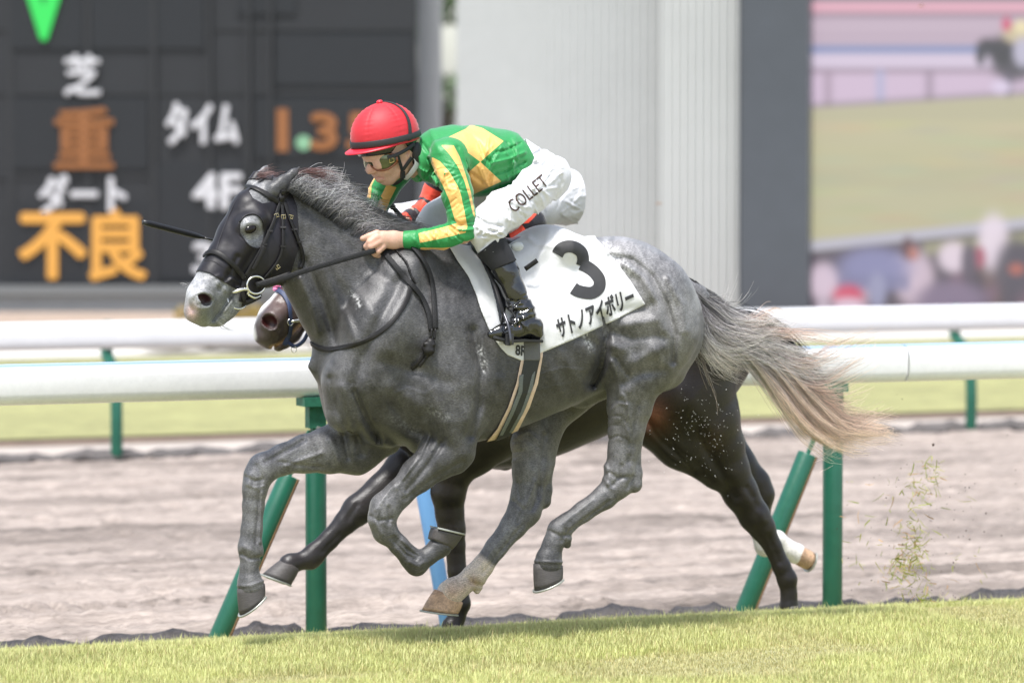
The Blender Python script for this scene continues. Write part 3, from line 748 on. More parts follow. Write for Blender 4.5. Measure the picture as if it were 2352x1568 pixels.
# head
g.tube([(622, 446, 0, 40), (580, 490, 0, 47), (548, 545, 0, 46), (520, 600, 0, 42), (494, 645, 0, 41), (471, 682, 0, 41), (460, 704, 0, 35)], FH, k=.03, q=.86)
for s in (1, -1):
    g.tube([(650, 520, .045 * s, 52), (634, 565, .05 * s, 60), (610, 598, .045 * s, 52), (575, 632, .03 * s, 36)], FH, k=.035, q=.55)   # jowl
    g.tube([(592, 502, .070 * s, 22), (566, 516, .074 * s, 20)], FH, k=.03)                                      # brow
    g.tube([(560, 562, .062 * s, 16), (524, 612, .05 * s, 12)], FH, k=.03)                                       # facial crest
    g.tube([(470, 668, .045 * s, 22), (458, 688, .047 * s, 22), (462, 706, .043 * s, 20)], FH, k=.02)            # nostril wing
g.tube([(632, 438, .055, 21), (650, 422, .065, 17), (674, 398, .075, 8), (690, 383, .078, 1.5)], FH, k=.015, q=.75)   # near ear
g.tube([(584, 428, -.055, 19), (596, 408, -.06, 14), (608, 390, -.065, 7), (615, 379, -.065, 1.5)], FH, k=.015, q=.75)  # far ear
g.tube([(576, 640, 0, 34), (545, 672, 0, 30), (515, 705, 0, 26), (500, 727, 0, 22)], FH, k=.03, q=1.05)          # lower jaw
g.tube([(452, 716, 0, 25), (468, 731, 0, 19)], FH, k=.02, q=1.25)                                               # upper lip
g.tube([(488, 734, 0, 15), (502, 724, 0, 17)], FH, k=.012, q=1.2)                                               # chin
# hind quarters
for s in (1, -1):
    g.tube([(1425, 640, .15 * s, 88), (1490, 690, .16 * s, 96), (1505, 760, .165 * s, 96), (1490, 830, .16 * s, 78)], k=.05, q=.85)
    g.tube([(1560, 720, .09 * s, 46), (1562, 780, .10 * s, 44), (1535, 850, .12 * s, 42)], k=.04)               # buttock
# near hind leg
g.tube([(1455, 770, .17, 82), (1425, 812, .18, 62), (1450, 865, .17, 62), (1442, 930, .155, 48), (1437, 985, .145, 40), (1430, 1035, .14, 33), (1424, 1080, .135, 34)], k=.05, kin=.02, q=.85)
g.tube([(1480, 860, .16, 45), (1470, 940, .15, 26), (1458, 1020, .14, 15), (1459, 1085, .135, 15), (1456, 1112, .135, 19)], k=.03, kin=.015)   # tendon to point of hock
g.tube([(1424, 1080, .135, 34), (1418, 1112, .13, 33), (1390, 1140, .128, 27), (1340, 1175, .122, 23), (1300, 1203, .12, 24), (1284, 1217, .12, 27)], k=.02, kin=.015, q=.82)
g.tube([(1300, 1240, .12, 15), (1303, 1250, .12, 9)], k=.015)
g.tube([(1284, 1217, .12, 26), (1270, 1250, .12, 23), (1260, 1284, .12, 29), (1259, 1297, .12, 32)], k=.015, q=.9)
# far hind leg
g.tube([(1395, 830, -.15, 70), (1300, 900, -.15, 62), (1240, 965, -.14, 55), (1222, 1020, -.13, 49), (1221, 1080, -.12, 45), (1212, 1135, -.115, 37)], k=.05, kin=.02, q=.85)
g.tube([(1265, 970, -.13, 30), (1258, 1060, -.12, 14), (1252, 1125, -.115, 16), (1248, 1150, -.115, 19)], k=.03, kin=.015)
g.tube([(1212, 1135, -.115, 40), (1205, 1170, -.11, 40), (1180, 1205, -.105, 31), (1140, 1256, -.10, 25), (1108, 1300, -.10, 25), (1090, 1322, -.10, 29)], k=.02, kin=.015, q=.82)
g.tube([(1098, 1345, -.10, 15), (1096, 1356, -.10, 8)], k=.015)
g.tube([(1090, 1322, -.10, 27), (1062, 1342, -.10, 24), (1042, 1354, -.10, 29), (1034, 1361, -.10, 32)], k=.015, q=.9)
# near fore leg (folded)
g.tube([(1040, 960, .19, 62), (1045, 1030, .185, 45), (1010, 1050, .175, 48), (960, 1090, .165, 38), (915, 1135, .16, 31), (885, 1165, .155, 35)], k=.05, kin=.02, q=.85)
g.tube([(1062, 1048, .185, 20), (1050, 1064, .185, 20)], k=.03)
g.tube([(885, 1165, .155, 34), (878, 1190, .155, 31), (884, 1222, .155, 27)], k=.02, kin=.015, q=.9)
g.tube([(884, 1218, .155, 26), (915, 1250, .155, 22), (945, 1282, .15, 24), (957, 1296, .15, 25)], k=.02, kin=.012, q=.8)
g.tube([(957, 1294, .15, 25), (985, 1275, .15, 20), (1008, 1256, .15, 24), (1012, 1252, .15, 27)], k=.015, q=.9)
# far fore leg (reaching)
g.tube([(880, 960, -.13, 80), (820, 1020, -.13, 64), (760, 1032, -.13, 54), (700, 1042, -.13, 42), (650, 1055, -.125, 34), (605, 1075, -.12, 34)], k=.05, kin=.02, q=.85)
g.tube([(820, 1066, -.13, 22), (800, 1062, -.13, 22)], k=.03)
g.tube([(605, 1074, -.12, 33), (592, 1095, -.12, 31), (586, 1122, -.12, 27)], k=.02, kin=.015, q=.95)
g.tube([(586, 1118, -.12, 26), (582, 1160, -.12, 24), (578, 1215, -.12, 24), (575, 1255, -.12, 27), (577, 1268, -.12, 28)], k=.02, kin=.012, q=.82)
g.tube([(576, 1264, -.12, 26), (572, 1302, -.12, 21), (574, 1335, -.12, 27), (577, 1347, -.12, 31)], k=.015, q=.9)
# tail dock
g.tube([(1555, 655, 0, 30), (1600, 680, 0, 22), (1640, 720, 0, 15), (1680, 770, 0, 9)], k=.04)
# sheath shadow fold and belly
g.tube([(1340, 900, 0, 35), (1390, 878, 0, 35)], k=.05)

muscle = [  # lines traced on the photograph: (points, width px, height m, depth range)
    # shoulder and arm
    ([(925, 640), (880, 720), (835, 820), (815, 880)], 16, -.010, N_), ([(960, 600), (930, 700), (900, 800)], 26, .008, N_),
    ([(880, 830), (960, 850), (1030, 880)], 18, -.006, N_), ([(1085, 760), (1105, 850), (1100, 930), (1080, 1000)], 12, -.012, N_),
    ([(815, 900), (840, 960), (870, 1010)], 9, -.010, N_), ([(760, 870), (775, 940), (800, 990)], 10, -.007, N_),
    ([(785, 890), (800, 950)], 14, .008, N_), ([(905, 930), (945, 985), (990, 1000)], 14, -.008, N_), ([(900, 890), (960, 930)], 22, .007, N_),
    ([(1010, 930), (1040, 1000), (1062, 1040)], 20, .006, N_), ([(985, 1000), (950, 1060), (910, 1120)], 7, .005, N_), ([(1020, 1010), (985, 1065), (935, 1125)], 7, -.006, N_),
    ([(1060, 1060), (1000, 1095), (930, 1145)], 6, -.004, N_), ([(820, 980), (830, 1040)], 12, -.008, (-.3, .6)), ([(870, 990), (930, 1025)], 16, -.009, (-.3, .6)),
    # neck
    ([(700, 600), (740, 690), (775, 790)], 12, -.010, N_), ([(745, 620), (780, 700), (815, 780)], 14, .007, N_), ([(720, 560), (790, 640), (860, 720)], 16, .004, N_),
    ([(700, 480), (770, 540), (850, 610), (900, 650)], 14, -.005, N_), ([(690, 640), (715, 700), (730, 760)], 8, .006, N_),
    # barrel: flank fold, ribs
    ([(1385, 730), (1392, 780), (1380, 840), (1360, 880)], 13, -.022, N_), ([(1330, 770), (1370, 790)], 16, -.006, N_),
    ([(1250, 820), (1290, 900)], 12, .003, N_), ([(1290, 810), (1330, 880)], 12, .003, N_), ([(1150, 870), (1190, 960)], 12, .003, N_),
    # croup and thigh
    ([(1400, 590), (1450, 598), (1497, 636), (1530, 700), (1550, 770), (1545, 830)], 9, -.013, N_), ([(1430, 604), (1478, 634), (1508, 690), (1522, 760)], 13, .011, N_),
    ([(1535, 640), (1566, 700), (1574, 760)], 10, .008, N_), ([(1420, 605), (1432, 640)], 14, -.012, N_), ([(1400, 760), (1450, 778), (1520, 768)], 12, -.006, N_), ([(1440, 745), (1500, 735)], 14, .008, N_), ([(1400, 790), (1425, 800)], 16, .010, N_), ([(1460, 830), (1520, 800)], 16, .009, N_),
    ([(1425, 715), (1460, 712), (1500, 700)], 13, -.005, N_), ([(1405, 830), (1420, 870), (1425, 910)], 6, .005, N_), ([(1415, 820), (1440, 860)], 6, -.006, N_),
    ([(1430, 880), (1470, 858), (1525, 848)], 12, -.006, N_), ([(1500, 800), (1530, 840)], 16, .006, N_), ([(1440, 900), (1420, 960)], 16, .005, N_),
    ([(1465, 930), (1450, 1000), (1443, 1060)], 6, -.005, N_), ([(1440, 930), (1452, 980), (1446, 1040)], 4, .004, N_),
    ([(1395, 1010), (1420, 1000), (1440, 1010)], 3, -.002, N_), ([(1393, 980), (1420, 975)], 3, -.002, N_), ([(1395, 955), (1425, 955), (1440, 970)], 3, -.002, N_),
    ([(1390, 1070), (1400, 1090), (1396, 1110)], 6, .005, N_), ([(1428, 1070), (1425, 1095), (1408, 1115)], 6, -.006, N_), ([(1450, 1095), (1440, 1120)], 5, -.004, N_),
    ([(1400, 1150), (1345, 1190), (1305, 1222)], 4, -.004, N_), ([(1300, 1215), (1290, 1240)], 5, -.004, N_),
    # far hind
    ([(1250, 1000), (1243, 1080), (1238, 1140)], 6, -.005, FA), ([(1228, 1105), (1215, 1140), (1205, 1160)], 6, .006, FA), ([(1236, 1115), (1232, 1150), (1222, 1170)], 6, -.008, FA),
    ([(1190, 1110), (1195, 1145)], 5, -.004, FA), ([(1178, 1015), (1210, 1010), (1240, 1030)], 3, -.002, FA), ([(1175, 1040), (1205, 1035)], 3, -.002, FA), ([(1176, 1060), (1200, 1050)], 3, .002, FA),
    ([(1200, 1205), (1150, 1265), (1110, 1315)], 5, -.004, FA), ([(1085, 1312), (1082, 1340)], 4, -.003, FA),
    # fore legs
    ([(700, 1010), (640, 1045), (610, 1060)], 5, -.006, FA), ([(740, 1040), (660, 1068)], 6, .005, FA), ([(790, 1000), (800, 1050)], 8, -.008, FA), ([(760, 1010), (780, 1060)], 9, .006, FA),
    ([(590, 1070), (600, 1095), (598, 1115)], 6, -.005, FA), ([(575, 1090), (572, 1110)], 6, .004, FA), ([(596, 1130), (592, 1190), (588, 1245)], 4, -.005, FA), ([(560, 1255), (575, 1262)], 6, .003, FA),
    ([(868, 1170), (862, 1200), (874, 1225)], 7, .006, N_), ([(893, 1165), (893, 1200)], 5, -.006, N_), ([(898, 1235), (930, 1270), (955, 1285)], 4, -.005, N_), ([(925, 1240), (950, 1262)], 4, .003, N_),
    # head
    ([(545, 590), (520, 640), (505, 665)], 7, -.006, (.0, .7)), ([(500, 648), (520, 668)], 6, .004, (0, .7)), ([(537, 670), (522, 693), (505, 716), (490, 735)], 4.6, -.0065, (0, .7)),
    ([(440, 690), (445, 712)], 6, -.004, (0, .7)), ([(600, 660), (640, 650), (665, 625)], 10, -.004, (0, .7)),
]
muscle += [
    ([(600, 1130), (598, 1190), (597, 1245)], 4, .0035, FA), ([(566, 1095), (585, 1105), (604, 1100)], 4, -.004, FA), ([(566, 1112), (585, 1120), (604, 1116)], 4, .003, FA),
    ([(556, 1272), (575, 1282), (598, 1280)], 5, -.005, FA), ([(546, 1345), (575, 1345), (606, 1332)], 4, .003, FA), ([(640, 1060), (690, 1068), (740, 1072)], 5, -.004, FA),
    ([(852, 1185), (870, 1195), (900, 1190)], 4, -.004, N_), ([(905, 1112), (880, 1145), (862, 1170)], 5, .004, N_), ([(905, 1232), (935, 1262), (960, 1278)], 4, -.004, N_), ([(940, 1290), (962, 1300), (975, 1290)], 5, .004, N_),
    ([(1400, 1085), (1420, 1098), (1440, 1095)], 5, -.005, N_), ([(1388, 1100), (1405, 1122)], 5, .004, N_), ([(1262, 1218), (1285, 1230), (1305, 1228)], 4, -.004, N_), ([(1228, 1288), (1260, 1290), (1292, 1290)], 4, .003, N_),
    ([(1360, 1150), (1320, 1180), (1290, 1205)], 4, .003, N_), ([(1180, 1150), (1200, 1170), (1190, 1200)], 5, -.004, FA), ([(1070, 1325), (1090, 1340), (1110, 1345)], 5, -.004, FA), ([(1165, 1220), (1125, 1270), (1095, 1305)], 4, .003, FA),
    # veins
    ([(1430, 905), (1445, 935), (1437, 975), (1448, 1010)], 3.4, .0035, N_), ([(1405, 940), (1420, 925), (1440, 930)], 3.4, .003, N_), ([(985, 1005), (965, 1050), (925, 1100)], 3.4, .003, N_), ([(1190, 1000), (1215, 990), (1235, 1010)], 3.4, .003, FA),
    ([(905, 905), (935, 890), (975, 905), (1000, 890)], 4, .0012, N_), ([(1240, 860), (1290, 845), (1340, 850)], 4, .0012, N_), ([(1200, 905), (1260, 890), (1310, 880)], 4, .001, N_), ([(515, 650), (535, 640), (548, 650)], 3.4, .003, (0, .8)),
]
detail(g, muscle, gain=1.65, tight=.92)
# small unevenness of skin over muscle
I, P = g.band(.02); u, v = project(P)
g.D[I] -= (.0012 * (vnoise2(u / 26, v / 26, 51) - .5) + .0004 * (vnoise2(u / 9, v / 9, 52) - .5) + .004 * (vnoise2(u / 60 + 9, v / 46, 53) - .5)).astype(np.float32)
# nostril openings, eye sockets, ear hollow
eyeP = []
for s in (1, -1):
    c = FH.pt(466, 688, .062 * s) if s > 0 else FH.pt(452, 688, -.06)
    ax = [FH.f * .7 + np.array([0, 0, .71]), FH.n * 1.0, np.cross(FH.f * .7 + np.array([0, 0, .71]), FH.n)]
    ax = [a / np.linalg.norm(a) for a in ax]
    g.ell(c, ax, (.037, .032, .026), k=.008, sub=True)
    e = FH.pt(576, 526, .092) if s > 0 else FH.pt(576, 526, .092) - FH.n * .184
    eyeP.append(e)
    for rr, amp in ((.034, .004),): pass
g.cone(FH.pt(656, 432, .11), FH.pt(686, 394, .10), .014, .006, k=.006, sub=True)
def ring_line(cu, cv, ru, rv, n=14, a0=0, a1=6.2832): return [(cu + ru * math.cos(a0 + (a1 - a0) * i / n), cv + rv * math.sin(a0 + (a1 - a0) * i / n)) for i in range(n + 1)]
detail(g, [(ring_line(466, 689, 26, 20), 4, .006, (0, .8)), (ring_line(577, 526, 19, 15, 10, 3.3, 6.1), 4, .004, (0, .8)),
           (ring_line(577, 532, 24, 20, 10, .4, 2.7), 3, -.003, (0, .8)), ([(516, 716), (524, 704), (534, 690)], 4, .005, (0, .8)), ([(488, 640), (505, 632), (520, 650)], 4, .003, (0, .8))])
GV, GF = g.mesh(2)

# coat colour: dark iron grey with paler head, croup and mottled legs, sheen and shade painted in; white far hind sock, pink snip
def coat_grey(V):
    u, v = project(V); y = V[:, 1]
    c = np.full(len(V), .050)
    def blob(cu, cv, r, val, cond=True, sharp=2):
        w = np.exp(-(((u - cu) ** 2 + (v - cv) ** 2) / r ** 2) ** (sharp / 2)) * cond
        return w, val
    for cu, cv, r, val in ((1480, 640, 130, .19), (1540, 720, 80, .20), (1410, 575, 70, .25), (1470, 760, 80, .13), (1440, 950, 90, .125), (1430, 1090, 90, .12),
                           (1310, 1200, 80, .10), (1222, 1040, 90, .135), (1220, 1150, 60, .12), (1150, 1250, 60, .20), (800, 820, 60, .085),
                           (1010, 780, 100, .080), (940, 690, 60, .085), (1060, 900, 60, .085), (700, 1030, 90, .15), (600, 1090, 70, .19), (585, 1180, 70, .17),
                           (575, 1300, 60, .14), (880, 1180, 60, .15), (920, 1110, 60, .11), (1250, 860, 100, .042), (800, 720, 60, .034), (735, 720, 40, .028), (870, 640, 60, .080), (780, 940, 50, .075), (900, 1000, 60, .04), (1380, 840, 40, .03), (700, 560, 50, .06), (960, 900, 70, .055)):  # blobs also paint croup sheen, highlights and shade under neck, chest and belly
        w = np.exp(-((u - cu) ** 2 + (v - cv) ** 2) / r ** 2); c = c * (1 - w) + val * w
    col = np.stack([c * 1.0, c * .975, c * .995], 1)
    head = (u < 640) & (v < 780) & (v > 370)
    w = np.clip((650 - u) / 60, 0, 1) * (v < 780) * (u < 660); w *= np.clip((620 - (u + (v - 640) * .1)) / 40, 0, 1)
    hc = np.array([.20, .20, .205]); col = col * (1 - w[:, None]) + hc * w[:, None]
    # muzzle: pale front of the nose, grey lips
    w = np.exp(-((u - 436) ** 2 + (v - 650) ** 2) / 36 ** 2) * (v < 760); col = col * (1 - w[:, None]) + np.array([.40, .40, .41]) * w[:, None]
    w = np.exp(-((u - 520) ** 2 + (v - 690) ** 2) / 46 ** 2) * (v < 770) * (u < 600); col = col * (1 - w[:, None]) + np.array([.12, .125, .12]) * w[:, None]
    w = np.exp(-((u - 470) ** 2 + (v - 732) ** 2) / 30 ** 2); col = col * (1 - w[:, None]) + np.array([.13, .14, .125]) * w[:, None]
    w = np.exp(-(((u - 440) / 13) ** 2 + ((v - 718) / 17) ** 2)); col = col * (1 - w[:, None]) + np.array([.52, .36, .33]) * w[:, None]
    c0 = FH.pt(466, 688, .055); q = (V - c0); d = np.sqrt((q @ FH.f / .034) ** 2 + (q @ FH.n / .04) ** 2 + (q[:, 2] / .026) ** 2)
    w = np.clip((1.0 - d) / .22, 0, 1); col = col * (1 - w[:, None]) + np.array([.05, .018, .018]) * w[:, None]
    w = np.exp(-(((u - 578) / 30) ** 2 + ((v - 532) / 40) ** 2) ** 2) * (V[:, 1] > 0); col = col * (1 - w[:, None]) + np.array([.25, .25, .255]) * w[:, None]
    # dark skin round the eye, dark ear hollows
    w = np.exp(-(((u - 577) / 21) ** 2 + ((v - 528) / 15) ** 2) ** 2); col = col * (1 - .75 * w[:, None]) + np.array([.03, .028, .03]) * .75 * w[:, None]
    w = np.exp(-(line_d(u, v, [(655, 436), (672, 420), (688, 396)]) / 9) ** 2) * (V[:, 1] > .0); col = col * (1 - .85 * w[:, None]) + np.array([.05, .048, .05]) * .85 * w[:, None]
    col *= (1 + .50 * (vnoise2(u / 13, v / 19, 81) - .5) + .5 * (vnoise2(u / 37, v / 42, 82) - .5) + .40 * (vnoise2(u / 4, v / 7, 83) - .5))[:, None]
    # white sock
    ax = (u * -.62 + v * .785); w = np.clip((ax - (1123 * -.62 + 1290 * .785)) / 12 + .5, 0, 1) * (V[:, 1] < 0) * (u < 1180) * (u > 950) * (v > 1200)
    col = col * (1 - w[:, None]) + np.array([.55, .47, .40]) * w[:, None]
    for (cu, cv, r, cc) in ((1088, 1335, 16, (.30, .2, .14)), (1040, 1360, 22, (.42, .27, .19)), (1062, 1350, 12, (.45, .33, .26))):
        w2 = np.exp(-((u - cu) ** 2 + (v - cv) ** 2) / r ** 2) * w; col = col * (1 - .8 * w2[:, None]) + np.array(cc) * .8 * w2[:, None]
    # sweat foam streaks
    for pts, s, a in (([(805, 672), (825, 690), (824, 705)], 3.5, .5), ([(1102, 800), (1112, 830), (1113, 850)], 4.5, .55), ([(1345, 770), (1356, 800)], 5, .5), ([(1400, 585), (1425, 605), (1440, 620)], 11, .45), ([(1393, 560), (1420, 600)], 8, .4), ([(990, 940), (1030, 960)], 7, .14), ([(900, 960), (960, 990)], 7, .1)):
        w = np.exp(-(line_d(u, v, pts) / (s * 1.5)) ** 2) * (V[:, 1] > 0) * np.clip(vnoise2(u / 3.1, v / 3.1, 71) * 2.6 - 1.0, 0, 1); col = col * (1 - a * w[:, None]) + .75 * a * w[:, None]
    return col

def hair_mat(name, rough=.41, spec=.46, sheen=.10, sc=1.0, speck=.68, bmp=.32):
    m = mat(name, rough=rough, spec=spec, sheen=sheen, attr='coat', noise=((9 * sc, .12), (40 * sc, .10), (230 * sc, speck), (420 * sc, speck * .7)), bump=((230 * sc, bmp, .006), (40 * sc, .15, .006)), stretch=(.42, 1.0, 1.25), turn=(0, .6, 0))
    return m
M_grey = hair_mat('grey_coat')
G = empty('grey_racehorse', (0, 0, 0), 'dark grey galloping racehorse with white number cloth and pale tail, nearest the camera', 'horse')
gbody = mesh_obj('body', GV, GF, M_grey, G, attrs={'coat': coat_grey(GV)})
G_BVH = BVHTree.FromPolygons(GV.tolist(), GF.tolist())

M_eye = mat('dark_eye', (.008, .005, .004), rough=.12, spec=.35)
def ball(c, axes, rad, n=16, m=10):
    V, F = [], []
    for i in range(m + 1):
        t = math.pi * i / m
        for j in range(n):
            p = 2 * math.pi * j / n
            V.append(np.array(c) + np.array(axes[0]) * rad[0] * math.sin(t) * math.cos(p) + np.array(axes[1]) * rad[1] * math.sin(t) * math.sin(p) + np.array(axes[2]) * rad[2] * math.cos(t))
    for i in range(m):
        for j in range(n): F.append([i * n + j, (i + 1) * n + j, (i + 1) * n + (j + 1) % n, i * n + (j + 1) % n])
    return V, F
hit = G_BVH.ray_cast(Vector(CAM), Vector(ray(577, 526))); e0 = np.array(hit[0]) - FH.n * .0035
for s in (1, -1):
    e = e0 if s > 0 else e0 - 2 * FH.n * ((e0 - FH.o) @ FH.n) + FH.n * .030
    V, F = ball(e, [FH.f * .94 - np.array([0, 0, .34]), FH.n, np.array([0, 0, .94]) + FH.f * .34], (.0265, .0130, .0170), 24, 14)
    mesh_obj('eye', V, F, M_eye, G)

# hooves: a flared horn wall from a slanting coronet to a flat sole, with a nailed racing plate
M_horn_d = mat('dark_horn', (.065, .058, .056), rough=.55, noise=((40, .3), (160, .3)), bump=(120, .4, .003), stretch=(1, 1, 6))
M_horn_p = mat('pale_horn', (.42, .27, .17), rough=.5, noise=((30, .45), (120, .3)), bump=(120, .3, .002))
M_plate = mat('racing_plate', (.36, .37, .34), rough=.45, metal=.6, noise=(60, .25))
def hoof(parent, fr, w, top, toe, heel, matr, half=.052, solemat=None):
    """top: (front, back) of the coronet; toe, heel: ends of the sole, all picture pixels in the limb's plane."""
    A, B = fr.pt(*top[0], w), fr.pt(*top[1], w); C, D = fr.pt(*toe, w), fr.pt(*heel, w)
    n = fr.n; mb = MB(); N = 22; rings = []
    for lev in np.linspace(0, 1, 6):
        a = A + (C - A) * lev; b = B + (D - B) * lev
        c = (a + b) / 2; f = (a - b) / 2; hw = half * (.80 + .24 * lev)
        ring = []
        for j in range(N):
            p = 2 * math.pi * j / N
            fx = math.cos(p); ly = math.sin(p)
            k = 1.0 if fx > -.55 else 1.0 - .15 * (-.55 - fx)
            ring.append(c + f * max(fx, -.86) * (1 + .04 * math.sin(lev * 3.1)) + n * hw * ly * k * (1 - .12 * max(0, fx) ** 2))
        rings.append(ring)
    V = [p for r in rings for p in r]; F = []
    for i in range(5):
        for j in range(N): F.append([i * N + j, (i + 1) * N + j, (i + 1) * N + (j + 1) % N, i * N + (j + 1) % N])
    up = np.cross(C - D, n); up /= np.linalg.norm(up)
    if up @ (A - C) < 0: up = -up
    inn = [(C + D) / 2 + (p - (C + D) / 2) * .8 + up * .006 for p in rings[-1]]
    V += inn; F += [[5 * N + j, 6 * N + j, 6 * N + (j + 1) % N, 5 * N + (j + 1) % N] for j in range(N)]
    V.append((C + D) / 2 + up * .012); F += [[6 * N + j, 7 * N, 6 * N + (j + 1) % N] for j in range(N)]
    V.append((A + B) / 2); F += [[(j + 1) % N, 7 * N + 1, j] for j in range(N)]
    h = mb.add(V, F).build('hoof', matr, parent, smooth=True)
    sh = MB(); m = 26; P = []
    for j in range(m):
        p = -2.45 + 4.9 * j / (m - 1)
        f = (C - D) / 2
        P.append((C + D) / 2 + f * math.cos(p) * .99 + n * half * 1.0 * math.sin(p) - up * .004)
    sh.ribbon(P, [up] * m, .018, .007)
    s = sh.build('horseshoe', M_plate, h); return h
hoof(G, F0, .12, ((1226, 1294), (1293, 1297)), (1229, 1356), (1291, 1324), M_horn_d)
hoof(G, F0, -.10, ((999, 1352), (1064, 1385)), (970, 1400), (1052, 1409), M_horn_p)
hoof(G, F0, -.12, ((545, 1352), (609, 1337)), (551, 1412), (608, 1361), M_horn_d)
hoof(G, F0, .15, ((1038, 1262), (983, 1235)), (1062, 1228), (990, 1211), M_horn_d)
# ------------------------------------------------------------------ the dark bay racehorse beyond it
F2 = Frame((0, -1.05, 0))
F2H = Frame(F2.pt(800, 560, 0), math.radians(-12))
R2 = 545.0
b = Field((-2.30, -1.50, -.16), (1.35, -.58, 1.72), .0068)
b.loft_x([(880, 850, 960, .06, .5), (905, 760, 1010, .15, .5), (950, 700, 1045, .21, .45), (1010, 665, 1070, .235, .42), (1090, 660, 1076, .26, .45),
          (1170, 670, 1072, .28, .47), (1260, 668, 1050, .285, .5), (1340, 655, 1018, .28, .52), (1420, 640, 985, .265, .55), (1500, 640, 970, .26, .55),
          (1570, 660, 960, .24, .55), (1640, 715, 950, .19, .55), (1685, 790, 900, .10, .55)], F2, n=2.25)
b.tube([(1030, 790, 0, 150), (960, 720, 0, 125), (890, 650, 0, 92), (830, 600, 0, 76), (790, 575, 0, 62)], F2, k=.05, q=.55, rs=R2)
b.tube([(770, 570, 0, 46), (735, 610, 0, 46), (700, 660, 0, 42), (665, 700, 0, 40), (635, 735, 0, 42), (618, 755, 0, 36)], F2H, k=.03, q=.86, rs=R2)
for s in (1, -1):
    b.tube([(775, 620, .045 * s, 52), (745, 660, .045 * s, 48), (712, 695, .03 * s, 32)], F2H, k=.03, q=.55, rs=R2)
    b.tube([(640, 720, .045 * s, 21), (622, 738, .046 * s, 23), (626, 756, .043 * s, 20)], F2H, k=.02, rs=R2)
    b.tube([(780, 566, .055 * s, 20), (800, 545, .065 * s, 16), (818, 525, .07 * s, 4)], F2H, k=.02, q=.8, rs=R2)
    b.tube([(1060, 760, .13 * s, 75), (1010, 860, .16 * s, 85), (970, 940, .15 * s, 75)], F2, k=.06, q=.8, rs=R2)
    b.tube([(1120, 860, .20 * s, 80), (1120, 980, .19 * s, 75), (1090, 1040, .18 * s, 50)], F2, k=.06, q=.6, rs=R2)
    b.tube([(1530, 740, .15 * s, 95), (1590, 800, .165 * s, 105), (1600, 880, .165 * s, 95)], F2, k=.05, q=.85, rs=R2)
b.tube([(712, 695, 0, 30), (690, 728, 0, 25), (668, 765, 0, 20), (652, 782, 0, 18)], F2H, k=.03, q=1.1, rs=R2)
b.tube([(608, 772, 0, 22), (618, 785, 0, 17)], F2H, k=.02, q=1.25, rs=R2)
b.tube([(640, 794, 0, 13), (655, 784, 0, 14)], F2H, k=.01, q=1.2, rs=R2)
# fore legs: A reaches forward, B stands
b.tube([(1060, 960, -.14, 75), (990, 1030, -.14, 58), (930, 1075, -.14, 45), (875, 1125, -.135, 36), (820, 1172, -.13, 35)], F2, k=.05, kin=.02, q=.85, rs=R2)
b.tube([(820, 1172, -.13, 34), (795, 1198, -.13, 27), (755, 1240, -.13, 22), (722, 1272, -.13, 25), (712, 1282, -.13, 25)], F2, k=.02, kin=.015, q=.82, rs=R2)
b.tube([(712, 1282, -.13, 24), (690, 1288, -.13, 19), (668, 1294, -.13, 23), (664, 1297, -.13, 25)], F2, k=.015, q=.9, rs=R2)
b.tube([(1090, 990, .16, 66), (1040, 1075, .15, 48), (1030, 1130, .145, 40), (1033, 1180, .14, 32), (1038, 1215, .14, 31)], F2, k=.05, kin=.02, q=.85, rs=R2)
b.tube([(1038, 1215, .14, 30), (1045, 1250, .14, 24), (1050, 1310, .14, 22), (1054, 1360, .14, 22), (1056, 1385, .14, 25), (1048, 1420, .14, 20), (1040, 1436, .14, 26)], F2, k=.02, kin=.012, q=.85, rs=R2)
# hind legs: near one trails straight, far one is folded up with a white sock
b.tube([(1560, 900, .16, 110), (1620, 960, .16, 84), (1650, 1020, .155, 62), (1672, 1075, .15, 50), (1700, 1130, .145, 42), (1733, 1185, .14, 36)], F2, k=.05, kin=.02, q=.85, rs=R2)
b.tube([(1500, 960, .15, 70), (1560, 1020, .15, 52), (1640, 1080, .15, 40)], F2, k=.05, q=.85, rs=R2)
b.tube([(1733, 1185, .14, 37), (1750, 1210, .14, 32), (1775, 1255, .14, 22), (1795, 1300, .14, 22), (1808, 1330, .14, 24)], F2, k=.02, kin=.012, q=.82, rs=R2)
b.tube([(1808, 1330, .14, 23), (1812, 1362, .14, 19), (1812, 1392, .14, 24)], F2, k=.015, q=.9, rs=R2)
b.tube([(1560, 920, -.16, 100), (1640, 1000, -.16, 66), (1690, 1065, -.15, 48), (1735, 1110, -.145, 36), (1748, 1135, -.14, 32)], F2, k=.05, kin=.02, q=.85, rs=R2)
b.tube([(1748, 1135, -.14, 32), (1745, 1180, -.14, 26), (1748, 1225, -.14, 23), (1758, 1252, -.14, 26)], F2, k=.02, kin=.012, q=.82, rs=R2)
b.tube([(1758, 1250, -.14, 26), (1785, 1238, -.14, 21), (1812, 1262, -.14, 22), (1828, 1270, -.14, 26)], F2, k=.02, kin=.015, q=.9, rs=R2)
b.tube([(1640, 740, 0, 30), (1690, 760, 0, 20), (1740, 800, 0, 10)], F2, k=.04, rs=R2)
b.tube([(1150, 1055, 0, 24), (1160, 1062, 0, 18)], F2, k=.02, rs=R2)
YN = (-1.05 + .0, -.4)
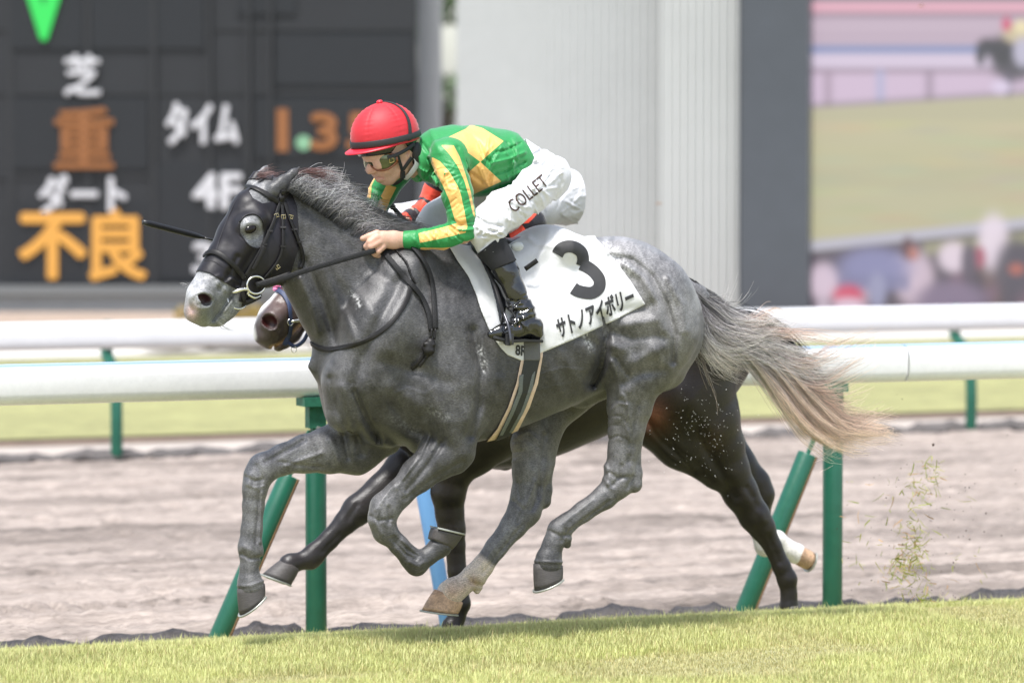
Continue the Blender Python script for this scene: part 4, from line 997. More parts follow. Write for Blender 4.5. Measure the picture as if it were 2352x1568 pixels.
detail(b, [([(1600, 980), (1640, 1060), (1690, 1140)], 12, -.010, YN), ([(1560, 900), (1640, 1000)], 26, .008, YN), ([(1480, 960), (1520, 1010), (1600, 1080)], 10, -.014, YN),
           ([(1715, 1120), (1742, 1165)], 7, -.008, YN), ([(1735, 1150), (1755, 1195)], 8, .006, YN), ([(1765, 1230), (1790, 1290)], 5, -.005, YN),
           ([(820, 1160), (800, 1190)], 6, -.006, (-2, -.4)), ([(780, 1225), (740, 1268)], 5, -.005, (-2, -.4)), ([(640, 755), (628, 770)], 5, -.004, YN),
           ([(690, 745), (668, 768), (645, 788), (626, 796)], 3.5, -.008, YN), ([(650, 690), (668, 715)], 6, .004, YN), ([(660, 680), (640, 700)], 6, -.004, YN)])
b.ell(F2H.pt(619, 738, .066), [FH.f * .7 + np.array([0, 0, .71]), FH.n, np.cross(FH.f * .7 + np.array([0, 0, .71]), FH.n)], (.036, .03, .026), k=.012, sub=True)
BV, BF = b.mesh(2)
def coat_bay(V):
    u, v = project(V)
    col = np.tile(np.array([.014, .011, .0105]), (len(V), 1))
    def mix(w, c):
        nonlocal col
        col = col * (1 - w[:, None]) + np.array(c) * w[:, None]
    mix(np.exp(-((u - 1500) ** 2 + (v - 960) ** 2) / 38 ** 2), (.085, .030, .014))
    mix(.8 * np.exp(-((u - 1640) ** 2 + (v - 1010) ** 2) / 30 ** 2), (.03, .017, .012))
    mix(np.clip((720 - u) / 25, 0, 1) * (v < 860), (.060, .046, .046))
    mix(np.exp(-((u - 640) ** 2 + (v - 700) ** 2) / 40 ** 2), (.10, .068, .06))
    mix(np.exp(-((u - 690) ** 2 + (v - 700) ** 2) / 40 ** 2), (.075, .045, .036))
    mix(np.clip(1.4 - line_d(u, v, [(640, 655), (612, 690), (584, 720), (574, 745), (580, 775)]) / 9, 0, 1) * (u < 640), (.75, .74, .73))
    mix((V[:, 1] < -1.10) * np.clip((v - 1195) / 14, 0, 1) * (u > 1640) * (u < 1900), (.72, .69, .66))
    mix(np.exp(-(line_d(u, v, [(690, 745), (668, 768), (645, 788), (622, 797)]) / 3.6) ** 2) * (V[:, 1] > -1.1), (.42, .27, .17))
    mix(.5 * ((u < 900) & (v > 1100)), (.04, .036, .038))
    q = V - F2H.pt(619, 738, .06); d = np.sqrt((q @ F2H.f / .036) ** 2 + (q @ F2H.n / .04) ** 2 + (q[:, 2] / .028) ** 2)
    mix(np.clip((1 - d) / .22, 0, 1), (.045, .012, .012))
    return col
M_bay = hair_mat('bay_coat', rough=.38, spec=.4, sheen=.0, speck=.35, bmp=.2)
B = empty('bay_racehorse', (0, -1.05, -.1), 'black-brown racehorse galloping half hidden behind the grey one, white blaze and one white sock', 'horse')
mesh_obj('body', BV, BF, M_bay, B, attrs={'coat': coat_bay(BV)})
B_BVH = BVHTree.FromPolygons(BV.tolist(), BF.tolist())
hoof(B, F2, -.13, ((646, 1284), (687, 1308)), (604, 1318), (668, 1343), M_horn_d, half=.055)
hoof(B, F2, .14, ((1022, 1430), (1062, 1436)), (1005, 1462), (1060, 1462), M_horn_d)
hoof(B, F2, .14, ((1796, 1390), (1836, 1388)), (1792, 1410), (1838, 1408), M_horn_d)
hoof(B, F2, -.14, ((1822, 1292), (1838, 1250)), (1852, 1308), (1866, 1264), M_horn_p)
# ------------------------------------------------------------------ the front jockey
FJ = Frame(F0.pt(900, 340, 0), math.radians(-13))
JK = [  # clothes and body share these limbs: (stations, depth squash)
    ('torso', [(1000, 358, 0, 50), (1030, 362, 0, 72), (1095, 370, 0, 79), (1150, 370, 0, 70), (1205, 372, 0, 55)], 1.55),
    ('pelvis', [(1205, 374, 0, 52), (1240, 396, 0, 58), (1255, 406, 0, 52)], 1.5),
]
near_arm = [(1028, 362, .17, 41), (1038, 405, .21, 37), (1050, 445, .24, 34), (1061, 498, .26, 30), (1063, 537, .26, 29)]
near_fore = [(1063, 537, .26, 29), (1020, 545, .23, 27), (975, 549, .19, 22), (931, 551, .15, 19)]
far_arm = [(945, 355, -.17, 40), (905, 395, -.20, 36), (880, 440, -.22, 30), (858, 490, -.24, 25)]
far_fore = [(858, 490, -.24, 25), (862, 530, -.17, 22), (872, 555, -.10, 18)]
near_thigh = [(1246, 416, .10, 50), (1212, 440, .16, 50), (1168, 474, .23, 46), (1126, 510, .27, 40), (1115, 528, .275, 38)]
near_shin = [(1116, 530, .275, 40), (1125, 560, .275, 31), (1143, 592, .28, 28), (1162, 625, .29, 27), (1180, 668, .30, 24), (1196, 705, .31, 24), (1207, 738, .315, 23)]
near_foot = [(1216, 748, .315, 24), (1185, 757, .325, 21), (1150, 763, .335, 15), (1130, 767, .34, 9)]
def mirror(st):
    return [(F0.pt(u, v, w) * np.array([1, -1, 1]), r / PX) for u, v, w, r in st]
def add_chain(fd, P, k, kin, grow=0.0, mul=1.0, q=1.0):
    for i in range(len(P) - 1):
        fd.cone(P[i][0], P[i + 1][0], P[i][1] * mul + grow, P[i + 1][1] * mul + grow, k if i == 0 else kin, q)
def scaled(st, mul, grow=0): return [(u, v, w, r * mul + grow) for u, v, w, r in st]
def wrinkles(seed, axis, spread, n, ln, sig, amp, depth, tilt=.6):
    """Random cloth folds lying across a limb that runs along the picture line axis."""
    r = random.Random(seed); out = []
    for _ in range(n):
        i = r.randrange(len(axis) - 1); t = r.random()
        c = np.array(axis[i][:2]) * (1 - t) + np.array(axis[i + 1][:2]) * t
        d = np.array(axis[i + 1][:2]) - np.array(axis[i][:2], float); d /= np.linalg.norm(d)
        nn = np.array([-d[1], d[0]]) + d * r.uniform(-tilt, tilt); nn /= np.linalg.norm(nn)
        c = c + np.array([-d[1], d[0]]) * r.uniform(-spread, spread); l = ln * r.uniform(.5, 1.2)
        bend = d * r.uniform(-.25, .25) * l
        out.append(([tuple(c - nn * l), tuple(c + bend), tuple(c + nn * l)], sig * r.uniform(.7, 1.3), amp * r.choice((1, 1, -1.1)) * r.uniform(.5, 1), depth))
    return out

LO, HI = (-.75, -.50, .55), (.62, .52, 2.02)
# body (skin): one continuous mesh from head to fingers to feet, mostly under the clothes
s = Field(LO, HI, .0042)
for nme, st, q in JK: s.tube(scaled(st, .74), F0, k=.03, kin=.02, q=q)
for st in (near_arm, near_fore[:-1], far_arm, far_fore[:-1], near_thigh, near_shin[:-1]): s.tube(scaled(st, .70), F0, k=.02, kin=.012)
s.tube([(975, 549, .19, 15), (931, 551, .15, 16)], F0, k=.01)
for st in (near_thigh, near_shin, near_foot): add_chain(s, mirror(scaled(st, .70)), .02, .012)
s.tube(scaled(near_foot, .75), F0, k=.02)
s.tube([(1000, 370, 0, 30), (955, 374, 0, 31), (925, 368, 0, 35)], FJ, k=.03)                                 # neck
s.tube([(905, 322, 0, 62), (880, 328, 0, 60)], FJ, k=.02, q=.85)                                            # cranium
s.tube([(882, 362, 0, 42), (884, 385, 0, 33), (888, 402, 0, 22)], FJ, k=.02, q=1.05)
s.tube([(886, 404, 0, 14), (889, 414, 0, 10)], FJ, k=.015, q=1.2)                                            # chin
for a in (1, -1):
    s.tube([(930, 362, .052 * a, 16), (920, 388, .046 * a, 14), (897, 411, .018 * a, 9)], FJ, k=.02)         # jaw
    s.tube([(872, 378, .038 * a, 13), (885, 386, .045 * a, 13)], FJ, k=.02)                                  # cheek
    s.ell(FJ.pt(936, 347, .072 * a) if a > 0 else FJ.pt(936, 347, .072) - FJ.n * .144, [FJ.f * .92 + np.array([0, 0, .39]), FJ.n, np.array([0, 0, .92]) - FJ.f * .39], (.017, .012, .033), k=.008)
s.tube([(862, 366, 0, 7), (850, 386, 0, 7.5), (849, 393, 0, 8)], FJ, k=.010)                                   # nose
for a in (1, -1): s.tube([(859, 395, .011 * a, 5.5)], FJ, k=.006)
s.tube([(867, 405, 0, 7), (874, 406, .012, 6)], FJ, k=.008); s.tube([(870, 412, 0, 7), (876, 412, .012, 6)], FJ, k=.008)
detail(s, [([(866, 408), (880, 409)], 1.6, -.004, (-.4, .6)), ([(860, 400), (866, 397)], 2, -.003, (-.4, .6)), ([(876, 418), (884, 417)], 3, -.003, (-.4, .6)),
           ([(872, 390), (880, 402)], 3, -.0025, (-.4, .6)), ([(938, 336), (943, 347), (938, 358)], 2.2, .004, (0, .6)), ([(936, 344), (936, 354)], 3.5, -.006, (0, .6))])
# hands
def hand(fd, fingers, palm, fr=F0):
    fd.tube(palm, fr, k=.012, kin=.01, q=.75)
    for f in fingers: fd.tube(f, fr, k=.004, kin=.004)
hand(s, [[(866, 536, .155, 8.5), (848, 543, .15, 8), (833, 548, .135, 6.5)],
         [(866, 545, .165, 8.5), (850, 556, .162, 8), (841, 566, .145, 6.5), (850, 574, .13, 6)],
         [(870, 556, .168, 8.5), (852, 566, .166, 8), (846, 574, .148, 6.5), (856, 580, .135, 6)],
         [(880, 566, .165, 8), (868, 577, .163, 7.5), (862, 584, .148, 6.5), (870, 588, .135, 6)],
         [(884, 540, .135, 8.5), (862, 552, .122, 8), (848, 560, .118, 6.5)]],
     [(934, 551, .15, 17), (905, 551, .155, 20), (878, 550, .155, 20)])
hand(s, [[(858, 545, -.10, 8), (844, 552, -.10, 7.5), (836, 562, -.09, 6)], [(860, 553, -.10, 8), (846, 564, -.10, 7.5), (842, 574, -.09, 6)],
         [(864, 561, -.10, 8), (852, 574, -.10, 7), (850, 582, -.09, 6)], [(868, 568, -.10, 7), (860, 580, -.10, 6.5), (858, 588, -.09, 5.5)], [(872, 545, -.07, 8), (856, 556, -.05, 7), (846, 566, -.05, 6)]],
     [(872, 553, -.10, 16), (864, 553, -.10, 18)])
SV, SF = s.mesh(2)
def skin_col(V):
    u, v = project(V); col = np.tile(np.array([.56, .345, .26]), (len(V), 1))
    def mix(w, c):
        nonlocal col
        col = col * (1 - w[:, None]) + np.array(c) * w[:, None]
    mix(.5 * np.exp(-((u - 856) ** 2 + (v - 392) ** 2) / 9 ** 2), (.55, .25, .19)); mix(.35 * np.exp(-((u - 885) ** 2 + (v - 390) ** 2) / 14 ** 2), (.56, .29, .22))
    mix(.75 * np.exp(-(line_d(u, v, [(866, 408), (880, 409)]) / 4.5) ** 2), (.42, .19, .17)); mix(.35 * np.exp(-((u - 895) ** 2 + (v - 412) ** 2) / 20 ** 2), (.42, .28, .23))
    mix(.5 * np.exp(-((u - 936) ** 2 + (v - 347) ** 2) / 9 ** 2), (.52, .24, .18))
    mix(.35 * np.exp(-((u - 860) ** 2 + (v - 560) ** 2) / 16 ** 2), (.58, .30, .22))
    return col
M_skin = mat('skin', rough=.5, spec=.35, attr='coat', noise=((60, .08), (240, .08)), bump=(300, .15, .001))
M_skin.node_tree.nodes['Principled BSDF'].inputs['Subsurface Weight'].default_value = .12
M_skin.node_tree.nodes['Principled BSDF'].inputs['Subsurface Radius'].default_value = (.02, .008, .004)
J = empty('person', F0.pt(1180, 560, 0), 'jockey in red cap and green silks with yellow diamonds crouching on the grey horse', 'person')
mesh_obj('body', SV, SF, M_skin, J, attrs={'coat': skin_col(SV)})

# silks
c = Field(LO, HI, .0039)
c.tube(scaled(JK[0][1], 1.0), F0, k=.04, kin=.025, q=1.5)
c.tube([(1000, 360, 0, 56), (965, 372, 0, 43), (952, 376, 0, 39)], F0, k=.03, q=1.1)
for st, e in ((near_arm, 1), (far_arm, 1)): c.tube(scaled(st, 1.0, 1.5), F0, k=.05, kin=.015)
for st in (near_fore, far_fore): c.tube(scaled(st, 1.0, 1), F0, k=.02, kin=.012)
c.tube([(940, 551, .155, 20.5), (929, 551.5, .15, 20)], F0, k=.004)
# cut the cuff, the waist and the neck opening
cuff = F0.pt(928, 551.5, .15); ca = F0.pt(960, 549.5, .18) - cuff; ca /= np.linalg.norm(ca)
I, P = c.band(.05); u, v = project(P); d = c.D[I]
ax = (P - cuff) @ ca.astype(np.float32)
m = np.linalg.norm(P - cuff, axis=1) < .06; d[m] = np.maximum(d[m], -ax[m])
wl = poly_sd(u, v, [(1100, 200), (1214, 335), (1228, 362), (1210, 400), (1186, 428), (1160, 520), (700, 700), (700, 200)]) / PX
d = np.maximum(d, wl)
cl = F0.pt(948, 378, 0); cdir = F0.pt(990, 368, 0) - cl; cdir /= np.linalg.norm(cdir)
m = (np.linalg.norm(P - cl, axis=1) < .10) & (np.abs(P[:, 1]) < .085); d[m] = np.maximum(d[m], -((P - cl) @ cdir)[m])
c.D[I] = d
NR = (.05, .6)
folds = wrinkles(3, near_arm, 22, 26, 20, 2.6, .0032, NR) + wrinkles(4, near_fore, 14, 30, 16, 2.2, .003, NR, .9) + wrinkles(5, far_arm, 20, 18, 18, 2.6, .003, (-.6, -.05)) \
    + wrinkles(6, [(1090, 380), (1150, 380), (1205, 375)], 46, 26, 26, 3.2, .0035, (-.1, .6)) + wrinkles(8, [(965, 400), (1000, 425), (1060, 440)], 18, 16, 18, 3, .004, (-.2, .6)) + [
    ([(985, 365), (1000, 400), (1015, 440)], 4, -.007, NR), ([(1065, 370), (1078, 420), (1086, 460)], 5, -.012, (.0, .23)), ([(1050, 340), (1070, 390), (1110, 420)], 6, -.006, NR),
    ([(1195, 330), (1165, 345), (1140, 350)], 4, -.005, NR), ([(1205, 350), (1170, 365), (1130, 375)], 4, .005, NR), ([(1205, 372), (1165, 392), (1125, 402)], 4, -.005, NR), ([(1195, 395), (1160, 410), (1110, 420)], 4, .004, NR),
    ([(1188, 415), (1150, 425), (1110, 440)], 4, -.004, NR), ([(960, 385), (985, 400), (1000, 420)], 4, .005, (-.2, .6)), ([(955, 395), (975, 420), (1010, 440)], 4, -.006, (-.2, .6)),
    ([(1040, 505), (1058, 515), (1088, 508)], 3, -.005, NR), ([(1036, 515), (1055, 528), (1086, 528)], 3, .005, NR), ([(1030, 525), (1050, 545), (1070, 558)], 3, -.004, NR),
    ([(1075, 300), (1100, 330), (1120, 370)], 6, -.003, (-.1, .6)), ([(990, 300), (1000, 330), (1010, 350)], 8, .004, (-.1, .6)), ([(970, 330), (985, 350)], 5, -.006, (-.1, .6))]
detail(c, folds, gain=1.2, tight=.85)
CV, CF = c.mesh(1)
k2 = lambda L: [(735 + x * .2812, 202 + y * .2812) for x, y in L]
SLEEVE = [k2([(915, 565), (903, 650), (955, 715), (1005, 800), (1055, 915), (1082, 1010), (1104, 1085), (1120, 1104), (1000, 1140), (805, 1188), (815, 1266), (1000, 1228), (1190, 1182), (1204, 1130), (1180, 1010), (1150, 870), (1132, 815), (1060, 690), (980, 600)]),
          k2([(990, 468), (1092, 470), (1140, 560), (1190, 710), (1232, 850), (1257, 980), (1267, 1060), (1250, 1030), (1215, 880), (1180, 760), (1125, 640), (1060, 545)]),
          k2([(820, 1304), (1000, 1307), (1180, 1292), (1240, 1262), (1268, 1205), (1300, 1215), (1280, 1300), (1180, 1340), (820, 1330)])]
FSLEEVE = [k2([(545, 790), (625, 812), (580, 900), (540, 1000), (470, 1065), (450, 1062), (470, 960), (500, 880)]), k2([(440, 660), (460, 720), (420, 800), (415, 900), (380, 900), (380, 700)])]
DIA = [k2([(1050, 402), (1190, 335), (1230, 300), (1330, 330), (1500, 435), (1310, 605), (1190, 515)]), k2([(1310, 605), (1482, 765), (1250, 872), (1120, 880), (1130, 760)]),
       k2([(712, 803), (752, 820), (718, 824)]), k2([(890, 868), (1000, 885), (1250, 895), (1285, 912), (1250, 935), (1000, 915), (890, 885)])]
u, v = project(CV)
def seg_d(V, P):
    d = np.full(len(V), 9.0)
    for i in range(len(P) - 1):
        a, e = P[i][0], P[i + 1][0] - P[i][0]; t = np.clip(((V - a) @ e) / (e @ e), 0, 1)
        d = np.minimum(d, np.linalg.norm(V - a - t[:, None] * e, axis=1) - (P[i][1] + (P[i + 1][1] - P[i][1]) * t))
    return d
pa = [(F0.pt(*x[:3]), x[3] / PX) for x in near_arm + near_fore[1:]]; pf = [(F0.pt(*x[:3]), x[3] / PX) for x in far_arm + far_fore[1:]]
da, df = seg_d(CV, pa), seg_d(CV, pf)
on_near = (da < .012) & (da < df); on_far = (df < .012) & ~on_near
sd = np.where(on_near, np.min([poly_sd(u, v, p) for p in SLEEVE], 0), np.where(on_far, np.min([poly_sd(u, v, p) for p in FSLEEVE], 0), 1e3))
bd = np.min([poly_sd(u, v, p) for p in DIA], 0)
pat = np.where(on_near | on_far, sd, bd)
pat = np.where(CV[:, 1] < -.0, np.where(on_far, pat, 20), pat)      # the far half is read from its own stripe only
def silk_mat(name, c1, c2):
    m = mat(name, rough=.48, spec=.45, sheen=.25, bump=((60, .35, .006), (160, .3, .003), (520, .2, .001)), stretch=(1, 1, 1))
    N, L = m.node_tree.nodes, m.node_tree.links
    a = N.new('ShaderNodeAttribute'); a.attribute_name = 'pat'
    r = N.new('ShaderNodeMapRange'); r.inputs[1].default_value = -.35; r.inputs[2].default_value = .35; L.new(a.outputs['Fac'], r.inputs[0])
    x = N.new('ShaderNodeMix'); x.data_type = 'RGBA'; L.new(r.outputs[0], x.inputs[0]); x.inputs[6].default_value = (*c1, 1); x.inputs[7].default_value = (*c2, 1)
    b_ = N['Principled BSDF']; L.new(x.outputs[2], b_.inputs['Base Color'])
    return m
M_silk = silk_mat('silks', (.74, .43, .125), (.018, .235, .06))
mesh_obj('silks', CV, CF, M_silk, J, attrs={'pat': pat})

# breeches
p = Field(LO, HI, .0044)
p.tube(scaled(JK[1][1], 1.0, 2), F0, k=.04, kin=.02, q=1.42)
p.tube([(1212, 352, 0, 40), (1218, 360, 0, 44)], F0, k=.02, q=1.6)
p.tube(scaled(near_thigh, 1.0, 2), F0, k=.05, kin=.02); p.tube(scaled(near_shin[:4], 1.0, 1.5), F0, k=.02, kin=.012)
add_chain(p, mirror(scaled(near_thigh, 1.0, 2)), .05, .02); add_chain(p, mirror(scaled(near_shin[:4], 1.0, 1.5)), .02, .012)
I, P = p.band(.06); u, v = project(P); d = p.D[I]
um, vm = project(P * np.array([1, -1, 1])); near = P[:, 1] > 0
uu, vv = np.where(near, u, um), np.where(near, v, vm)
d = np.maximum(d, -((uu * -.36 + vv * .93) - (1200 * -.36 + 392 * .93)) / PX * 0 + poly_sd(uu, vv, [(1207, 318), (1232, 335), (1330, 380), (1340, 520), (1165, 540), (1161, 553), (1105, 594), (1040, 640), (1040, 470), (1175, 425), (1196, 395), (1216, 350)]) / PX)
p.D[I] = d
detail(p, wrinkles(11, near_thigh, 40, 34, 24, 3.4, .0035, NR, .8) + wrinkles(12, near_shin[:3], 24, 18, 22, 3, .004, NR, .8) + wrinkles(13, [(1215, 360), (1250, 400), (1275, 430)], 30, 20, 22, 3, .0035, (-.1, .6)) + [
    ([(1100, 500), (1120, 515), (1150, 520)], 4, -.006, NR), ([(1095, 520), (1120, 535), (1150, 545)], 4, .006, NR), ([(1090, 490), (1110, 505)], 3, .004, NR), ([(1150, 540), (1120, 545), (1098, 540)], 3, -.006, NR),
    ([(1282, 390), (1290, 420), (1270, 460)], 5, -.004, NR), ([(1225, 365), (1240, 372)], 5, .005, NR), ([(1200, 430), (1230, 470), (1225, 500)], 5, -.004, NR)], gain=1.6, tight=.9)
PV, PF_ = p.mesh(1)
M_white = mat('white_breeches', (.60, .60, .625), rough=.55, sheen=.2, noise=((14, .06), (120, .04)), bump=((70, .25, .004), (500, .15, .001)))
breeches = mesh_obj('breeches', PV, PF_, M_white, J)
P_BVH = BVHTree.FromPolygons(PV.tolist(), PF_.tolist())

# boots: knitted top, patent shaft and foot
M_patent = mat('patent_leather', (.008, .008, .009), rough=.09, spec=.6, coat=.6, bump=((30, .25, .012), (9, .2, .03)))
M_knit = mat('black_knit', (.014, .014, .017), rough=.85, noise=(300, .4), bump=(350, .6, .003))
for side in (1, -1):
    f = Field((-.45, .1, .55), (.35, .5, 1.68), .0036)
    sh = scaled(near_shin[2:], 1.0, 3)
    f.tube(sh, F0, k=.01, kin=.01); f.tube(scaled(near_foot, 1.0, 2), F0, k=.03, kin=.012, q=.85)
    f.tube([(1228, 752, .315, 20), (1232, 764, .315, 17)], F0, k=.02)
    I, P = f.band(.05); u, v = project(P); d = f.D[I]
    f.D[I] = np.maximum(d, poly_sd(u, v, [(1128, 620), (1187, 597), (1300, 640), (1300, 782), (1090, 776), (1060, 650)]) / PX)
    detail(f, wrinkles(21, [(1190, 690), (1206, 735)], 18, 14, 22, 4, .006, (.0, .6), .5) + wrinkles(22, [(1150, 755), (1220, 745)], 10, 10, 14, 4, .004, (0, .6), .8)
           + [([(1163, 700), (1195, 715), (1228, 705)], 6, .008, (0, .6)), ([(1165, 722), (1200, 735), (1235, 728)], 5, -.008, (0, .6)), ([(1195, 735), (1215, 760)], 5, .005, (0, .6))])
    V, F = f.mesh(1); V = V * np.array([1, side, 1], np.float32); F = F if side > 0 else F[:, ::-1].copy()
    bt = mesh_obj('boot', V, F, M_patent, J)
    f = Field((-.45, .1, .55), (.35, .5, 1.68), .0036)
    f.tube(scaled(near_shin[1:5], 1.0, 7), F0, k=.01, kin=.01)
    I, P = f.band(.05); u, v = project(P)
    f.D[I] = np.maximum(f.D[I], poly_sd(u, v, [(1096, 583), (1150, 541), (1162, 545), (1188, 597), (1130, 622)]) / PX)
    V, F = f.mesh(1); V = V * np.array([1, side, 1], np.float32); F = F if side > 0 else F[:, ::-1].copy()
    mesh_obj('boot_cuff', V, F, M_knit, bt)
    so = MB(); q = [F0.pt(1240, 783, .315), F0.pt(1200, 781, .32), F0.pt(1160, 782, .33), F0.pt(1128, 773, .34)]
    q = spline([x * np.array([1, side, 1]) for x in q], 12)
    so.ribbon(q, [(0, 0, 1)] * 12, [.06, .064, .066, .068, .072, .076, .08, .08, .078, .07, .055, .03], .012)
    so.build('sole', mat('boot_sole', (.012, .012, .012), rough=.5), bt)

# helmet: black shell, red silk cap cover with gathered seams, band, brim and button
hc = FJ.pt(886, 322, 0); tilt = math.radians(11)
hf = FJ.f * math.cos(tilt) - np.array([0, 0, math.sin(tilt)]); hu = np.array([0, 0, math.cos(tilt)]) + FJ.f * math.sin(tilt); hn = FJ.n
RF, RL, RU = .143, .120, .150
def cap_pt(lat, lon, grow=0.0):
    """lat 0 at the rim .. pi/2 at the button; lon 0 at the front."""
    r = math.cos(lat); k = 1.0 + .06 * math.sin(lat * 2)
    return hc + hf * (RF + grow) * r * k * math.cos(lon) + hn * (RL + grow) * r * k * math.sin(lon) + hu * ((RU + grow) * math.sin(lat) - .012 * 0)
M_cap = mat('red_cap_silk', (.48, .014, .024), rough=.6, spec=.5, sheen=.15, noise=(25, .06), bump=((60, .15, .004),))
M_cap_trim = mat('cap_trim', (.66, .02, .04), rough=.4)
M_blackband = mat('black_elastic', (.018, .018, .02), rough=.6, bump=(400, .2, .001))
V, F = [], []; NL, NM = 120, 34
for i in range(NM + 1):
    la = -.10 + (math.pi / 2 + .10) * i / NM
    for j in range(NL):
        lo = 2 * math.pi * j / NL; gs = 0
        for sl in range(6):
            dd = (lo - sl * math.pi / 3 - math.pi / 6 + math.pi) % (2 * math.pi) - math.pi
            dd *= math.cos(la)
            gs += math.exp(-(dd / .16) ** 2) * .0016 * math.sin(la * 46 + sl) * math.sin(min(1, max(0, la / .35)) * math.pi / 2) * (1 if la < 1.25 else 0) - math.exp(-(dd / .02) ** 2) * .0018
        V.append(cap_pt(la, lo, gs))
for i in range(NM):
    for j in range(NL): F.append([i * NL + j, i * NL + (j + 1) % NL, (i + 1) * NL + (j + 1) % NL, (i + 1) * NL + j])
helmet = mesh_obj('helmet', V, F, M_cap, J)
V, F = ball(cap_pt(math.pi / 2, 0, .003), [hf, hn, hu], (.013, .013, .008)); mesh_obj('button', V, F, M_cap_trim, helmet)
mb = MB(); P = [cap_pt(.045, 2 * math.pi * j / 60, .003) for j in range(60)]
mb.ribbon(P, [p - hc for p in P], .024, .005, closed=True); mb.build('band', M_blackband, helmet, True)
mb = MB(); V, F = [], []
for i, ex in enumerate((0.0, .6, 1.0)):
    for up in (1, -1):
        for j in range(31):
            lo = -1.45 + 2.9 * j / 30; w = max(0, math.cos(lo * 1.05)) ** .7
            V.append(cap_pt(-.07, lo, .002) + (hf * .040 * w * ex - hu * .012 * w * ex) + hu * .0022 * up)
for i in range(2):
    for uu_ in range(2):
        for j in range(30):
            a = (i * 2 + uu_) * 31 + j; q_ = ((i + 1) * 2 + uu_) * 31 + j
            F.append([a, q_, q_ + 1, a + 1] if uu_ == 0 else [a + 1, q_ + 1, q_, a])
for j in range(30): F.append([4 * 31 + j, 5 * 31 + j, 5 * 31 + j + 1, 4 * 31 + j + 1])
mesh_obj('brim', V, F, M_cap_trim, helmet)
# diagonal straps over the cap
for off in (0.0, .07):
    mb = MB(); P = []
    for t in np.linspace(0, 1, 24):
        P.append(cap_pt(-.05 + 1.50 * math.sin(t * math.pi / 2), 1.75 + off * (1 - t) + .75 * t, .003))
    mb.ribbon(P, [q - hc for q in P], .0095, .003); mb.build('strap', M_blackband, helmet, True)
M_shell = mat('black_helmet_shell', (.010, .010, .011), rough=.12, coat=.5)
V, F = [], []
for i in range(7):
    la = .05 - .62 * i / 6
    for j in range(61):
        lo = math.radians(200) * (j / 60 - .5) * 2
        dip = .36 if abs(lo) < 1.2 else (.36 - min(.30, (abs(lo) - 1.2) * 1.1) if abs(lo) < 1.62 else .1 + min(.5, (abs(lo) - 1.62) * .9))
        la2 = .05 - dip * i / 6
        V.append(cap_pt(la2, lo, -.006 - .004 * i / 6))
for i in range(6):
    for j in range(60): F.append([(i + 1) * 61 + j, (i + 1) * 61 + j + 1, i * 61 + j + 1, i * 61 + j])
so = mesh_obj('helmet_shell', V, F, M_shell, helmet)
md = so.modifiers.new('thick', 'SOLIDIFY'); md.thickness = .006
# chin strap and ear guard
def jp(u, v, w): return FJ.pt(u, v, w)
mb = MB()
for path in ([(912, 352, .098), (918, 372, .088), (924, 392, .075), (926, 408, .058), (914, 419, .03), (902, 424, .0)],
             [(946, 362, .086), (936, 376, .082), (926, 390, .073)], [(952, 330, .10), (930, 346, .105), (905, 358, .100), (890, 362, .092)]):
    P = spline([jp(*q) for q in path], 18); mb.ribbon(P, [FJ.n * .8 + np.array([0, 0, .1])] * 18, .014, .004)
mb.build('chin_strap', M_blackband, helmet, True)
mb = MB(); mb.box(jp(925, 401, .072), [FJ.f, FJ.n, (0, 0, 1)], (.009, .005, .014)); mb.build('buckle', mat('black_plastic', (.02, .02, .022), rough=.35), helmet)
V, F = ball(jp(955, 352, .066), [hf, hn, hu], (.030, .030, .050)); mesh_obj('neck_guard', V, F, M_blackband, helmet)
# maker's mark on the shell front and tiny goggle clip
# goggles: wrapped mirror lens in an amber frame
M_lens = mat('goggle_lens', (.10, .11, .065), rough=.10, metal=.9, spec=.8, noise=(22, .5), bump=(14, .3, .01))
M_amber = mat('amber_frame', (.19, .055, .018), rough=.25, coat=.4)
def gog(a, h, ex=0.0):
    """a: angle round the face (0 front), h: -1..1 up the lens."""
    R_ = .121 + ex; c0 = jp(902, 361, 0)
    low = .034 - .026 * math.exp(-((a) / .26) ** 2) - .012 * max(0, (abs(a) - .75)) ** 1.0 * 2
    low = max(low, .006) * (1 - .75 * (abs(a) / 1.14) ** 5); z = (.034 * (1 - .6 * (abs(a) / 1.14) ** 5) if h > 0 else low) * h
    rr = R_ * (1 - .05 * h * h) * (1 - .10 * min(1, a * a))
    return c0 + hf * rr * math.cos(a) + hn * rr * math.sin(a) * 1.0 + hu * z
V, F = [], []
for i in range(13):
    for j in range(49): V.append(gog(-1.12 + 2.24 * j / 48, -1 + 2 * i / 12))
for i in range(12):
    for j in range(48): F.append([i * 49 + j, i * 49 + j + 1, (i + 1) * 49 + j + 1, (i + 1) * 49 + j])
goggles = mesh_obj('goggles', V, F, M_lens, J)
md = goggles.modifiers.new('thick', 'SOLIDIFY'); md.thickness = .003
P = [gog(-1.12 + 2.24 * j / 40, -1, .001) for j in range(41)] + [gog(1.12, -1 + 2 * j / 8, .001) for j in range(1, 8)] + [gog(1.12 - 2.24 * j / 40, 1, .001) for j in range(41)] + [gog(-1.12, 1 - 2 * j / 8, .001) for j in range(1, 8)]
mb = MB(); mb.tube(P, .0050, 6, closed=True); mb.build('goggle_frame', M_amber, goggles, True)
mb = MB(); P = [gog(.86, .35, .006), gog(.86, -.3, .006), gog(1.0, -.3, .006), gog(1.0, .35, .006)]
mb.tube(P, .0016, 6, closed=True); mb.build('goggle_clip', mat('brass', (.75, .58, .22), rough=.3, metal=.9), goggles)
